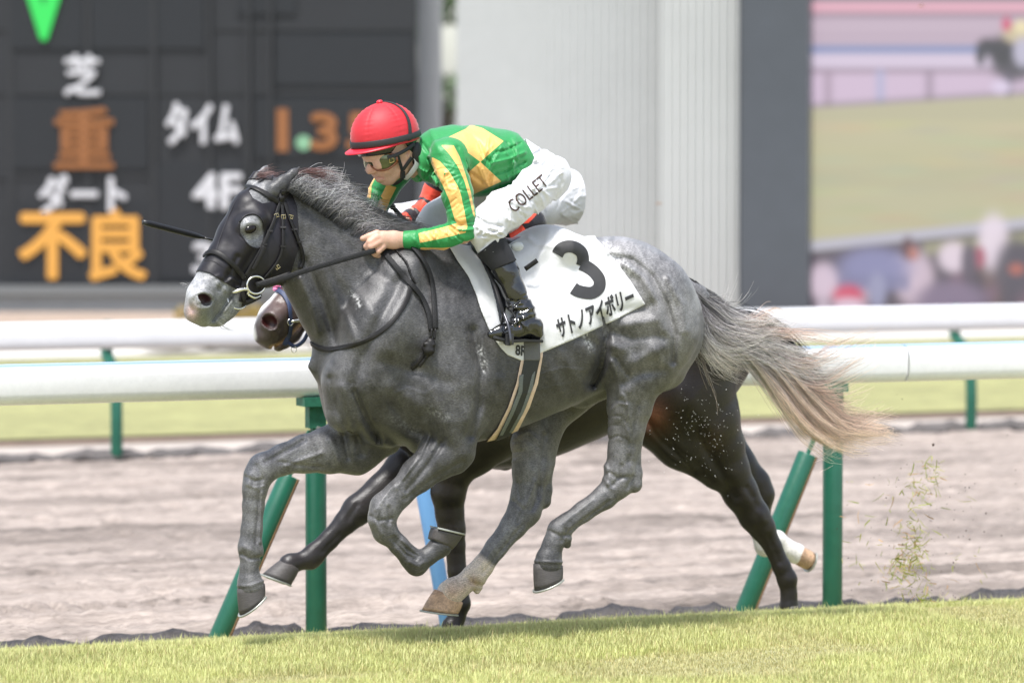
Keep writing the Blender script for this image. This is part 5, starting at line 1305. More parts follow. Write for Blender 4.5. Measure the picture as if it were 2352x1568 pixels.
# collar of the white undershirt
mb = MB(); P = spline([jp(950, 352, .075), jp(958, 372, .082), (jp(944, 398, .062)), jp(930, 412, .03)], 14)
mb.ribbon(P, [FJ.n] * 14, .022, .004); mb.build('collar', M_white, J, True)

# ------------------------------------------------------------------ hair
def strands(P, R, C):
    """P (n, k, 3) centre lines, R (n, k) radii, C (n, k, 3) colours -> one mesh of three-sided hairs."""
    n, k, _ = P.shape
    T = np.gradient(P, axis=1); T /= np.linalg.norm(T, axis=2, keepdims=True) + 1e-9
    ref = np.tile(np.array([.3, .9, .2]), (n, k, 1)); A = np.cross(T, ref); A /= np.linalg.norm(A, axis=2, keepdims=True) + 1e-9; Bn = np.cross(T, A)
    ring = np.stack([P + (A * math.cos(q) + Bn * math.sin(q)) * R[..., None] for q in (0, 2.094, 4.189)], 2)
    V = ring.reshape(-1, 3); idx = np.arange(n * k * 3).reshape(n, k, 3); F = []
    for j in range(3):
        F.append(np.stack([idx[:, :-1, j], idx[:, :-1, (j + 1) % 3], idx[:, 1:, (j + 1) % 3], idx[:, 1:, j]], -1).reshape(-1, 4))
    return V, np.concatenate(F).astype(np.int32), np.repeat(C.reshape(-1, 3), 3, 0)
def guide_hair(fr, guides, n, k, spread, wspread, r0, cols, seed, curl=0., lag=.25, tipr=.35, clump=0, rs=PX):
    """Hairs that follow one of the guide lines [(u, v, w), ...]; spread grows towards the tip."""
    r = np.random.default_rng(seed); out = []
    G_ = [spline(np.array(gd, float), k) for gd in guides]
    t = np.linspace(0, 1, k)
    cl = r.normal(size=(max(clump, 1), 3))
    for i in range(n):
        g_ = G_[r.integers(len(G_))].copy(); L = r.uniform(1 - lag, 1)
        g_ = np.stack([np.interp(t * L, t, g_[:, j]) for j in range(3)], 1)
        o = r.normal(size=3)
        if clump: o = cl[r.integers(clump)] * 1.0 + o * .17
        s = spread[0] + (spread[1] - spread[0]) * t ** 1.2; w = wspread[0] + (wspread[1] - wspread[0]) * t
        ph = r.uniform(0, 6.28, 2); am = curl * r.uniform(.2, 1)
        g_[:, 0] += o[0] * s + am * np.sin(t * r.uniform(4, 9) + ph[0]) * t; g_[:, 1] += o[1] * s + am * np.sin(t * r.uniform(4, 9) + ph[1]) * t; g_[:, 2] += o[2] * w
        out.append(g_)
    A = np.array(out); flat = A.reshape(-1, 3)
    d = FWD[None] + RIGHT[None] * ((flat[:, 0] - CX) / FPX)[:, None] - UP[None] * ((flat[:, 1] - CY) / FPX)[:, None]
    tt = (flat[:, 2] + np.dot(fr.o - CAM, fr.n)) / (d @ fr.n)
    P = (CAM + d * tt[:, None]).reshape(n, k, 3)
    R = r0 * r.uniform(.6, 1.3, n)[:, None] * (1 - (1 - tipr) * t[None] ** 2)
    cc = np.array(cols); ci = t * (len(cc) - 1); i0 = np.minimum(ci.astype(int), len(cc) - 2); f = (ci - i0)[:, None]
    base = cc[i0] * (1 - f) + cc[i0 + 1] * f
    C = base[None] * r.uniform(.4, 1.7, (n, 1, 1)) * r.uniform(.96, 1.04, (n, 1, 3))
    return P, R, C
def hair_obj(name, sets, parent, m):
    VV, FFs, CC, o = [], [], [], 0
    for s_ in sets:
        V, F, C = strands(*s_); VV.append(V); FFs.append(F + o); CC.append(C); o += len(V)
    return mesh_obj(name, np.concatenate(VV), np.concatenate(FFs), m, parent, True, {'coat': np.concatenate(CC)})
M_hair = mat('horse_hair', rough=.38, spec=.5, attr='coat')
# mane: roots along the crest, swept back and up
low = [(662, 436), (705, 466), (760, 503), (815, 545), (862, 588), (900, 600)]
lowS = spline(low, 60); r = random.Random(4); mg = []
for i in range(60):
    a = lowS[i]; f = i / 59; L = 46 + 20 * math.sin(f * 3.0); wv = r.uniform(-.2, .2)
    mg.append([(a[0], a[1], .085), (a[0] + L * .42, a[1] - L * (.40 + .06 * wv), .085), (a[0] + L * 1.0, a[1] - L * (.50 + .22 * wv) + 16 * f, .05), (a[0] + L * (1.45 + .2 * wv), a[1] - L * (.34 + .5 * wv) + 30 * f, .02)])
mane = [guide_hair(F0, mg, 2600, 9, (3, 9), (.012, .025), .0009, [(.02, .02, .02), (.13, .128, .13), (.30, .295, .30), (.50, .49, .50)], 1, 14, .6, clump=60)]
mg2 = [[(a[0] + 10, a[1] - 14, .0), (a[0] + 45, a[1] - 36, -.02), (a[0] + 85, a[1] - 44 + 10 * (i / 59), -.05), (a[0] + 120, a[1] - 36 + 20 * (i / 59), -.07)] for i, a in enumerate(lowS)]
mane.append(guide_hair(F0, mg2, 900, 9, (3, 9), (.02, .03), .0011, [(.03, .03, .03), (.12, .12, .12), (.34, .33, .34), (.55, .54, .55)], 2, 6, .4))
wild = []
for i in range(26):
    a = lowS[r.randrange(8, 50)]; h = r.uniform(25, 75); b0 = (a[0] + r.uniform(35, 70), a[1] - r.uniform(26, 36))
    wild.append([(b0[0], b0[1], .03), (b0[0] + h * .25, b0[1] - h * .4, .02), (b0[0] + h * r.uniform(.2, .6), b0[1] - h * .9, .0)])
mane.append(guide_hair(F0, wild, 90, 8, (2, 5), (.01, .02), .0009, [(.12, .12, .12), (.3, .29, .3), (.45, .44, .45)], 3, 6, .3))
mane.append(guide_hair(F0, [[(660, 418, .02), (700, 398, .01), (740, 400, .0), (778, 414, -.02)], [(655, 424, .02), (690, 406, .02), (725, 410, .01), (765, 418, .0)], [(640, 408, .0), (600, 405, 0), (610, 398, 0), (640, 396, 0)]], 240, 8, (4, 8), (.015, .03), .001, [(.05, .04, .04), (.14, .075, .07), (.24, .13, .12)], 4, 4, .4))
mane.append(guide_hair(F0, [[(870, 556, .05), (900, 530, .04), (940, 524, .0), (985, 535, -.03)], [(880, 570, .06), (915, 545, .05), (955, 540, .02), (1000, 548, -.02)], [(850, 530, .02), (890, 508, .0), (930, 512, -.02), (960, 522, -.05)]], 700, 8, (6, 9), (.02, .03), .001, [(.02, .02, .02), (.09, .088, .09), (.26, .25, .26)], 5, 4, .4))
hair_obj('mane', mane, G, M_hair)
tailc = [(.04, .04, .042), (.22, .22, .23), (.44, .425, .43), (.64, .52, .45), (.82, .63, .52)]
T_main = [[(1572, 652, 0), (1625, 700, .0), (1690, 762, .0), (1750, 812, .0), (1810, 872, 0), (1858, 930, 0), (1915, 978, 0), (1985, 1000, 0), (2052, 992, 0)],
          [(1572, 655, 0), (1620, 705, .0), (1690, 775, .0), (1740, 830, .0), (1800, 900, 0), (1840, 955, 0), (1890, 1000, 0), (1945, 1025, 0), (1990, 1020, 0)],
          [(1575, 650, 0), (1640, 695, .0), (1710, 760, .0), (1780, 815, .0), (1850, 885, 0), (1900, 935, 0), (1950, 975, 0), (2010, 985, 0), (2060, 1000, 0)],
          [(1575, 660, 0), (1630, 720, .0), (1700, 790, .0), (1760, 860, .0), (1820, 935, 0), (1862, 985, 0), (1905, 1010, 0), (1930, 1020, 0), (1892, 1036, 0)]]
tail = [guide_hair(F0, T_main, 3200, 18, (6, 20), (.02, .05), .0008, tailc, 10, 10, .4, clump=34)]
T_mess = [[(1572, 655, 0), (1600, 720, .02), (1625, 790, .04), (1665, 830, .04), (1720, 850, .04)], [(1575, 655, 0), (1610, 710, .02), (1640, 770, .04), (1690, 800, .04), (1760, 790, .04), (1800, 760, .05)],
          [(1580, 660, 0), (1640, 720, .02), (1700, 760, .03), (1760, 770, .05), (1800, 780, .06)],
          [(1580, 660, 0), (1650, 740, .02), (1730, 800, .02), (1800, 830, .02), (1880, 850, .02), (1960, 840, .02)]]
tail.append(guide_hair(F0, T_mess, 1300, 16, (8, 22), (.02, .06), .0008, [(.05, .048, .05), (.22, .21, .22), (.52, .50, .50), (.68, .62, .60)], 11, 14, .3, clump=40))
T_wisp = [[(1700, 770, .02), (1790, 830, .03), (1860, 830, .03), (1930, 790, .03), (2020, 757, .03)], [(1740, 800, .02), (1820, 870, .03), (1890, 880, .03), (1940, 850, .03), (1985, 820, .03), (2005, 775, .03)],
          [(1740, 800, .02), (1830, 880, .03), (1900, 905, .03), (1960, 890, .03), (2010, 865, .03)], [(1780, 840, .02), (1860, 900, .03), (1920, 930, .03), (1980, 915, .03), (1985, 905, .0)],
          [(1650, 720, .0), (1720, 740, .03), (1780, 716, .02), (1800, 730, .02)], 
          [(1800, 860, .0), (1870, 960, .02), (1940, 990, .02), (2000, 960, .02), (2050, 940, .02)], [(1660, 740, .0), (1760, 760, .03), (1860, 770, .02), (1950, 790, .02)]]
tail.append(guide_hair(F0, T_wisp, 420, 16, (3, 16), (.01, .04), .0010, [(.34, .31, .31), (.46, .40, .38), (.56, .42, .35), (.62, .48, .40)], 12, 8, .35, clump=16))
tail.append(guide_hair(F0, [[(1640, 705, .0), (1690, 705, .03), (1725, 672, .02), (1738, 640, .02)], [(1620, 690, .0), (1660, 694, .03), (1680, 655, .02), (1690, 615, .02)], [(1600, 675, .0), (1640, 685, .03), (1672, 672, .02), (1700, 690, .02)]], 26, 12, (3, 9), (.01, .03), .0007, [(.2, .19, .19), (.45, .43, .43)], 16, 5, .5))
tail.append(guide_hair(F0, [[(1605, 790, .03), (1618, 850, .03), (1638, 900, .03), (1646, 950, .03)]], 9, 10, (3, 5), (.01, .02), .0009, [(.2, .18, .18), (.4, .33, .3)], 15, 5, .4))
hair_obj('tail', tail, G, M_hair)
btail = [guide_hair(F2, [[(1640, 735, 0), (1710, 735, 0), (1770, 765, 0), (1830, 830, 0), (1880, 900, 0)], [(1640, 740, 0), (1700, 745, 0), (1750, 780, 0), (1800, 860, 0), (1830, 930, 0)]], 900, 14, (10, 16), (.03, .05), .0016, [(.012, .011, .011), (.012, .01, .01)], 13, 6, .3)]
hair_obj('tail', btail, B, M_hair)
# whiskers
wh = guide_hair(FH, [[(505, 738, .02), (525, 752, .03), (548, 752, .04)], [(500, 742, .02), (515, 756, .03), (530, 762, .04)], [(434, 655, 0), (428, 652, 0), (420, 655, 0)]], 40, 5, (6, 6), (.02, .03), .0005, [(.3, .3, .3), (.4, .4, .4)], 14, 2)
hair_obj('whiskers', [wh], G, M_hair)['kind'] = 'stuff'

# ------------------------------------------------------------------ tack
def surf(u, v, bvh, off=.004):
    h = bvh.ray_cast(Vector(CAM), Vector(ray(u, v)))
    if h[0] is None: return None, None
    n = np.array(h[1]);
    if n @ ray(u, v) > 0: n = -n
    return np.array(h[0]) + n * off, n
def surf_near(u, v, bvh, off):
    for rr in range(0, 60, 3):
        for a in range(12):
            p_, n_ = surf(u + rr * math.cos(a * .5236), v + rr * math.sin(a * .5236), bvh, off)
            if p_ is not None: return p_, n_
def strap_path(pts, bvh, off=.004, n=24, taut=False):
    S2 = spline([p[:2] for p in pts], n); P, N = [], []
    for u, v in S2:
        p_, n_ = surf(u, v, bvh, off)
        if p_ is None:
            if not P: continue
            d = ray(u, v); p_ = CAM + d * ((P[-1] - CAM) @ d); n_ = N[-1]
        P.append(p_); N.append(n_)
    P = np.array(P); N = np.array(N)
    for _ in range(3): P[1:-1] = (P[:-2] + 2 * P[1:-1] + P[2:]) / 4; N[1:-1] = (N[:-2] + 2 * N[1:-1] + N[2:]) / 4
    return P, N
def cut_field(src, lo, hi, grow, test, up=2):
    """A layer lying on an already built body: the body swollen by grow, trimmed by test(P) (metres, negative inside)."""
    s_ = src.sl(lo, hi); A = src.D[s_].astype(np.float32); h = src.h; o = np.array([src.ax[i][s_[i].start] for i in range(3)])
    for ax in range(3):
        if up == 2:
            mid = (np.take(A, range(0, A.shape[ax] - 1), ax) + np.take(A, range(1, A.shape[ax]), ax)) / 2
            sh = list(A.shape); sh[ax] = 2 * A.shape[ax] - 1; Bb = np.empty(sh, np.float32); q = [slice(None)] * 3
            q[ax] = slice(0, None, 2); Bb[tuple(q)] = A; q[ax] = slice(1, None, 2); Bb[tuple(q)] = mid; A = Bb
    if up == 2: h = h / 2
    A -= grow; I = np.nonzero(np.abs(A) < .019); P = np.stack([o[i] + I[i] * h for i in range(3)], 1)
    A[I] = np.maximum(A[I], test(P)).astype(np.float32)
    deep = A < -.018; A[deep] = .02           # hollow: only a skin is kept
    return surface_nets(A, o, h, 1)
def side_uv(P, fr):
    d = (P - fr.o) @ fr.n; Q = np.where((d < 0)[:, None], P - 2 * d[:, None] * fr.n, P)
    return project(Q)
# blinker hood
HOOD = [(400, 560), (453, 621), (481, 627), (506, 643), (531, 658), (553, 668), (548, 690), (566, 702), (605, 686), (645, 662), (670, 622), (686, 570), (686, 520), (682, 474), (670, 444), (655, 430), (640, 395), (600, 390), (550, 390), (470, 480)]
EYEH = [(550, 511), (562, 496), (581, 491), (598, 499), (607, 524), (606, 549), (594, 571), (578, 568), (559, 549), (549, 529)]
EARH = [(571, 437), (581, 455), (603, 467), (628, 463), (648, 447), (668, 440), (720, 380), (640, 370), (626, 412), (606, 412), (588, 422)]
def hood_test(P):
    u, v = side_uv(P, FH)
    return np.maximum.reduce([poly_sd(u, v, HOOD), -poly_sd(u, v, EYEH), -poly_sd(u, v, EARH)]) / PX
V, F = cut_field(g, FH.pt(640, 720, -.25) - np.array([.15, .05, .03]), FH.pt(430, 370, .25) + np.array([.12, .05, .05]), .005, hood_test)
M_hood = mat('black_lycra', (.010, .0085, .0115), rough=.46, spec=.35, sheen=.12, noise=((8, .3), (150, .3)), bump=((14, .2, .01), (500, .2, .001)))
hood = tag(mesh_obj('blinker_hood', V, F, M_hood), 'black stretch hood with eye and ear holes on the grey horse\'s head', 'hood')
hu_, hv_ = project(GV); hk = ((hu_ < 740) & (hv_ < 780))[GF].all(1)
H_BVH = BVHTree.FromPolygons(np.concatenate([V, GV]).tolist(), F.tolist() + (GF[hk] + len(V)).tolist())
mb = MB(); P, N = strap_path([(556, 432), (528, 490), (508, 540), (496, 578)], H_BVH, .001, 20); mb.ribbon(P, N, .003, .002); mb.build('seam', mat('seam_thread', (.03, .03, .035), rough=.8), hood)
mb = MB(); P, N = strap_path([(464, 599), (490, 600), (520, 622), (556, 655)], H_BVH, .001, 20); mb.ribbon(P, N, .003, .002); mb.build('seam', mat('seam_thread', (.006, .006, .007), rough=.8), hood)
mb = MB(); P, N = strap_path(EYEH + EYEH[:1], H_BVH, .002, 50); mb.tube(P, .0028, 6); mb.build('eye_piping', M_hood, hood, True)

M_leather = mat('black_leather', (.012, .011, .011), spec=.3, rough=.5, noise=(40, .3), bump=(200, .3, .002))
M_brass = mat('pale_brass', (.72, .62, .38), rough=.25, metal=.9); M_nickel = mat('nickel', (.72, .71, .66), rough=.2, metal=.95)
BR = empty('bridle', FH.pt(600, 640, 0), 'black leather bridle with nickel bit rings over the black hood', 'bridle')
def strap(name, pts, parent, width=.017, off=.006, bvh=None, m=None, n=26, thick=.005):
    P, N = strap_path(pts, bvh or H_BVH, off, n); mb = MB(); mb.ribbon(P, N, width, thick); return mb.build(name, m or M_leather, parent, True)
strap('browband', [(538, 440), (548, 431), (570, 430), (594, 439), (618, 451), (641, 464)], BR, .020, .008)
nb = strap('noseband', [(470, 592), (477, 582), (490, 579), (512, 589), (537, 611), (562, 641)], BR, .020, .008)
cp = strap('cheekpiece', [(641, 466), (633, 492), (618, 530), (603, 565), (588, 592), (562, 634)], BR, .014, .009)
strap('strap_end', [(605, 566), (594, 592), (580, 618)], cp, .016, .016)
strap('cheekpiece', [(646, 466), (648, 500), (648, 545), (647, 574), (638, 598), (622, 620), (604, 640)], BR, .013, .008)
strap('throatlatch', [(651, 462), (661, 496), (672, 526), (682, 552), (692, 582), (694, 604), (688, 618)], BR, .015, .009)
strap('headpiece', [(643, 470), (646, 448), (650, 436)], BR, .022, .010)
strap('chin_strap', [(560, 645), (556, 670), (560, 692)], BR, .016, .006)
for q, ang in (((632, 497), .3), ((648, 500), .05), ((664, 500), -.25), ((634, 612), .6)):
    c0, n0 = surf_near(*q, H_BVH, .013); e1 = RIGHT * math.cos(ang) + UP * math.sin(ang); e2 = -RIGHT * math.sin(ang) + UP * math.cos(ang)
    P = [c0 + e1 * .008 * a + e2 * .0065 * b_ for a, b_ in ((-1, -1), (1, -1), (1, 1), (-1, 1))]; mb = MB(); mb.tube(P, .0013, 6, closed=True); mb.tube([P[0] * .5 + P[1] * .5, P[2] * .5 + P[3] * .5], .0010, 5); mb.build('buckle', M_brass, BR)
for q in ((618, 532), (606, 562), (648, 524), (648, 566), (673, 528), (684, 556)):
    c0, n0 = surf_near(*q, H_BVH, .010); mb = MB(); mb.ribbon([c0 - RIGHT * .011, c0 + RIGHT * .011], [n0, n0], .008, .008); mb.build('keeper', M_leather, BR)
rc, n0 = surf_near(582, 652, H_BVH, .022)
def ring(c, nn, r_, tr_): 
    a = np.cross(nn, (0, 0, 1)); a /= np.linalg.norm(a); b_ = np.cross(nn, a); mb = MB(); mb.tube([c + (a * math.cos(t) + b_ * math.sin(t)) * r_ for t in np.linspace(0, 2 * math.pi, 40, endpoint=False)], tr_, 8, closed=True); return mb
rn = FH.n * .9 - RIGHT * .1
ring(rc, rn, .040, .0042).build('bit_ring', M_nickel, BR, True)
rc2 = FH.pt(545, 688, .045); ring(rc2, rn + np.array([0, 0, .3]), .042, .0034).build('bit_ring', M_nickel, BR, True)
mb = MB(); P = spline([FH.pt(532, 672, .066), FH.pt(545, 668, .08), FH.pt(560, 664, .088), FH.pt(572, 668, .084), FH.pt(568, 676, .08)], 14); mb.tube(P, [.004, .006, .0075, .008, .008, .008, .0075, .007, .0065, .006, .006, .006, .006, .005], 8); mb.build('mouthpiece', M_nickel, BR, True)
mb = MB(); P = spline([FH.pt(570, 676, .08), FH.pt(585, 684, .08), FH.pt(600, 678, .075)], 10); mb.tube(P, .0055, 8); mb.build('bit_hook', M_nickel, BR, True)
mb = MB(); P = spline([FH.pt(545, 700, .03), FH.pt(570, 694, .07), FH.pt(598, 680, .075)], 12); mb.ribbon(P, [FH.n] * 12, .018, .007); mb.build('curb_strap', M_leather, BR, True)
# reins
RN = empty('reins', F0.pt(880, 600, .15), 'black rubber reins running from the grey horse\'s bit to the jockey\'s hand', 'reins')
M_rein = mat('rubber_rein', (.011, .011, .012), spec=.3, rough=.6, noise=(60, .4), bump=(240, .7, .004))
pr = [rc + np.array([0, 0, 0]), F0.pt(640, 642, .15), F0.pt(700, 622, .165), F0.pt(770, 601, .175), F0.pt(830, 584, .18), F0.pt(862, 575, .175)]
P = spline(pr, 40); mb = MB(); mb.ribbon(P, [np.array([0, 1, .1])] * 40, .021, .006); mb.build('rein', M_rein, RN, True)
mb = MB(); P = spline([rc + FH.f * -.02, F0.pt(630, 645, .145), F0.pt(668, 632, .155)], 10); mb.ribbon(P, [np.array([0, 1, .1])] * 10, .030, .010); mb.build('rein_stop', M_leather, RN, True)
# the far rein, over the mane to the other hand
P = spline([rc - FH.n * .20, F0.pt(650, 640, -.12), F0.pt(760, 600, -.14), F0.pt(850, 565, -.12)], 30); mb = MB(); mb.ribbon(P, [np.array([0, -1, .1])] * 30, .021, .006); mb.build('rein', M_rein, RN, True)
strap('rein', [(876, 574), (890, 590), (918, 624), (948, 660), (972, 694), (984, 724), (989, 760)], RN, .021, .010, G_BVH, M_rein, 40, .006)
strap('rein', [(935, 562), (952, 578), (969, 601), (982, 627), (991, 664), (996, 704), (998, 756)], RN, .021, .013, G_BVH, M_rein, 40, .006)
kc, kn = surf(983, 795, G_BVH, .022)
mb = MB(); mb.tube(spline([surf(990, 755, G_BVH, .014)[0], surf(986, 775, G_BVH, .018)[0]], 6), .005, 6); mb.tube(spline([surf(998, 755, G_BVH, .014)[0], surf(995, 778, G_BVH, .018)[0]], 6), .005, 6); mb.build('rein_end', M_leather, RN, True)
kf = Field(kc - .06, kc + .06, .0035); kf.cone(kc + RIGHT * .004 + UP * .016, kc - RIGHT * .002 - UP * .012, .020, .024, .0); kf.cone(kc - RIGHT * .02 - UP * .004, kc + RIGHT * .006 - UP * .012 + kn * .014, .011, .010, .004); kf.cone(kc - RIGHT * .018 + UP * .012 + kn * .012, kc + RIGHT * .014 + UP * .010 + kn * .012, .009, .008, .003); kf.cone(kc - UP * .02, kc - UP * .04 - RIGHT * .012, .012, .008, .004)
mesh_obj('knot', *kf.mesh(1), M_leather, RN)
strap('rein_end', [(976, 806), (968, 822), (956, 836), (944, 846)], RN, .016, .012, G_BVH, M_leather, 14); strap('rein_end', [(984, 806), (976, 824), (964, 838)], RN, .012, .016, G_BVH, M_leather, 14)
# neck strap and cord
ns = strap('neck_strap', [(716, 788), (728, 797), (745, 802), (788, 798), (843, 780), (888, 751), (917, 718), (937, 682), (943, 655)], None, .019, .004, G_BVH, M_leather, 60, .005)
tag(ns, 'thin black breast strap curving round the base of the grey horse\'s neck', 'strap')
cd = MB(); P, N = strap_path([(905, 572), (920, 588), (934, 604), (940, 620), (947, 640), (953, 652)], G_BVH, .006, 24); cd.tube(P, [.004 + .002 * (i % 5 == 0) for i in range(len(P))], 6)
tag(cd.build('cord', M_leather, None, True), 'short knotted black cord hanging on the grey horse\'s withers', 'cord')

# number cloth
CLOTH = [(1020, 480), (1034, 570), (1051, 599), (1076, 635), (1093, 675), (1104, 711), (1124, 759), (1140, 785), (1152, 801), (1166, 815), (1200, 829), (1232, 822), (1242, 811), (1312, 781.5), (1411, 736), (1482.5, 698.5), (1453, 652), (1425, 613), (1385.5, 565), (1368, 545), (1358, 480)]
g2 = Field((-.85, -.42, .70), (.28, .44, 1.75), g.h)       # the body again with the saddle's rise on its back
s_ = g.sl(g2.lo, g2.lo + (np.array(g2.n) - 1) * g2.h); sub = g.D[s_]; g2.D = sub.copy(); g2.ax = [g.ax[i][s_[i]] for i in range(3)]; g2.lo = np.array([a[0] for a in g2.ax], np.float32); g2.n = sub.shape
g2.tube([(1225, 575, 0, 30), (1258, 566, 0, 33), (1300, 572, 0, 22)], F0, k=.08, q=3.0)
g2.tube([(1120, 590, 0, 20), (1180, 585, 0, 22)], F0, k=.06, q=3.0)
I, P = g2.band(.03); u, v = project(P); add = np.zeros(len(P), np.float32)
for pts, sig, amp in (([(1262, 535), (1240, 600), (1255, 680), (1250, 790)], 9, .005), ([(1215, 545), (1232, 560), (1280, 565)], 7, .004), ([(1175, 560), (1215, 545)], 6, .004), ([(1225, 640), (1240, 700), (1240, 790)], 7, -.004), ([(1275, 610), (1285, 680), (1280, 760)], 12, .003), ([(1060, 590), (1095, 640), (1120, 720)], 8, .003)):
    add += amp * np.exp(-(line_d(u, v, pts) / sig) ** 2) * (P[:, 1] > 0)
g2.D[I] -= add
def cloth_test(P):
    u, v = side_uv(P, F0); return poly_sd(u, v, CLOTH) / PX
V, F = cut_field(g2, (-.84, -.42, .70), (.27, .44, 1.75), .009, cloth_test, up=1)
M_cloth = mat('white_cotton', (.62, .62, .625), rough=.8, sheen=.2, noise=((10, .04), (90, .04)), bump=((24, .25, .008), (400, .25, .001)))
NC = tag(mesh_obj('number_cloth', V, F, M_cloth), 'white saddle cloth with a large black 3 and Japanese name on the grey horse', 'saddle cloth')
C_BVH = BVHTree.FromPolygons(V.tolist(), F.tolist())
M_print = mat('black_print', (.028, .028, .03), rough=.7, noise=(60, .15))
def print_on(name, s_, origin, ex, ey, bvh, parent, m, bold=.02, off=.0022, sub=5, box=True):
    """Word printed on a draped surface: unit box mapped by picture vectors ex (along) and ey (up)."""
    V, F = text_mesh(s_, bold, 1.0, sub); lo, hi = V.min(0), V.max(0); T = (V - lo) / (hi - lo); P = []; last = None
    for a, b_ in T:
        u = origin[0] + ex[0] * a + ey[0] * b_; v = origin[1] + ex[1] * a + ey[1] * b_
        p_, _ = surf(u, v, bvh, off)
        if p_ is None:
            d = ray(u, v); p_ = CAM + d * ((last - CAM) @ d) if last is not None else CAM + d * 16.7
        else: p_ = p_ - ray(u, v) * .001
        P.append(p_); last = p_
    return mesh_obj(name, P, F, m, parent, True)
# the 3: drawn as a heavy stroke like the printed numeral
def stroke_print(name, pts, width, bvh, parent, m, off=.0024, n=60):
    S2 = spline(pts, n); T = np.gradient(S2, axis=0); T /= np.linalg.norm(T, axis=1)[:, None]; Nn = np.stack([-T[:, 1], T[:, 0]], 1); V, F = [], []; K = 7
    for i in range(n):
        for j in range(K):
            q = S2[i] + Nn[i] * width * (j / (K - 1) - .5); p_, _ = surf(q[0], q[1], bvh, off); V.append(p_ if p_ is not None else V[-1])
    for i in range(n - 1):
        for j in range(K - 1): F.append([i * K + j, i * K + j + 1, (i + 1) * K + j + 1, (i + 1) * K + j])
    return mesh_obj(name, V, F, m, parent)
k3 = lambda L: [(918.75 + x * .2812, 477.75 + y * .2812) for x, y in L]
stroke_print('numeral', k3([(1285, 380), (1310, 340), (1370, 315), (1430, 325), (1480, 365), (1494, 420), (1490, 452), (1480, 476)]), 27, C_BVH, NC, M_print)
stroke_print('numeral', k3([(1478, 458), (1520, 478), (1590, 530), (1628, 590), (1622, 650), (1575, 690), (1500, 690), (1440, 672), (1414, 655)]), 28, C_BVH, NC, M_print)
print_on('lettering', 'サトノアイボリー', (1284, 779), (176, -78), (-2 - 8, -46), C_BVH, NC, M_print, .035, sub=3)
print_on('lettering', '8R', (1183, 815), (27, 4), (1, -24), C_BVH, NC, M_print, .03, sub=2)
# girth: elastic web with fleece edging
GI = empty('girth', F0.pt(1190, 900, .3), 'black elastic girth with cream edging round the grey horse\'s belly', 'girth')
GP = [(1199, 700), (1244, 700), (1247, 815), (1236, 880), (1217, 935), (1188, 992), (1168, 1030), (1105, 1030), (1142, 985), (1167, 935), (1186, 880), (1197, 825)]
GP2 = [(1204, 700), (1239, 700), (1241, 822), (1228, 880), (1207, 938), (1178, 990), (1150, 1030), (1128, 1030), (1150, 990), (1174, 938), (1193, 880), (1204, 826)]
def girth_test(poly):
    return lambda P: poly_sd(*side_uv(P, F0), poly) / PX
box_g = ((-.45, -.42, .60), (.15, .44, 1.22))
V, F = cut_field(g, *box_g, .0075, girth_test(GP)); mesh_obj('edging', V, F, mat('cream_fleece', (.62, .47, .36), rough=.9, noise=(60, .15), bump=(120, .5, .003)), GI)
V, F = cut_field(g, *box_g, .0125, girth_test(GP2)); mesh_obj('webbing', V, F, mat('elastic_web', (.022, .024, .023), rough=.6, noise=((200, .5),), bump=(300, .5, .002), stretch=(1, 1, 4)), GI)
V, F = cut_field(g, *box_g, .0150, lambda P: np.maximum(girth_test([(1203, 780), (1240, 780), (1241, 828), (1203, 828)])(P), -P[:, 1]), up=1); mesh_obj('web_end', V, F, mat('grey_web', (.11, .11, .11), rough=.7, noise=((12, .2),), bump=(240, .8, .003)), GI)
for pl in ([(1193, 862), (1203, 858), (1200, 900), (1180, 950), (1155, 1000), (1146, 1000), (1170, 950), (1190, 900)], [(1230, 850), (1224, 890), (1204, 945), (1178, 992), (1168, 995), (1196, 945), (1212, 900), (1222, 860)]):
    V, F = cut_field(g, *box_g, .0138, girth_test(pl)); mesh_obj('mesh_panel', V, F, mat('grey_mesh', (.13, .145, .14), rough=.7, noise=(160, .3), bump=(240, .8, .003)), GI)
# saddle, stirrup leather and iron
SD = empty('saddle', F0.pt(1150, 570, 0), 'small black racing saddle under the jockey on the grey horse', 'saddle')
FLAP = [(1060, 500), (1083, 572), (1104, 598), (1124, 640), (1138, 690), (1148, 740), (1160, 742), (1162, 700), (1150, 640), (1140, 600), (1130, 500)]
V, F = cut_field(g2, (-.60, -.42, .85), (.2, .44, 1.75), .013, lambda P: poly_sd(*side_uv(P, F0), FLAP) / PX, up=1); mesh_obj('flap', V, F, mat('saddle_black', (.014, .014, .016), rough=.3, coat=.3, bump=(30, .2, .005)), SD)
sf = Field((-.55, -.22, 1.30), (.15, .22, 1.72), .006); sf.tube([(1095, 560, 0, 16), (1150, 565, 0, 18), (1195, 562, 0, 16), (1210, 560, 0, 12)], F0, k=.02, q=2.6); mesh_obj('seat', *sf.mesh(2), mat('saddle_leather', (.02, .02, .022), rough=.35), SD)
P = [F0.pt(1163, 556, .16), F0.pt(1190, 552, .17)]
V, F = ball(F0.pt(1188, 566, .20), [F0.f, F0.n, (0, 0, 1)], (.028, .012, .020)); mesh_obj('buckle_guard', V, F, mat('clear_plastic', (.5, .52, .52), rough=.15, coat=.5), SD)
pt_ = spline([F0.pt(1206, 618, .27), F0.pt(1220, 608, .275), F0.pt(1234, 598, .28)], 6); mb = MB(); mb.ribbon(pt_, [(0, 1, 0)] * 6, .019, .006); mb.build('strap_end', M_leather, SD, True)
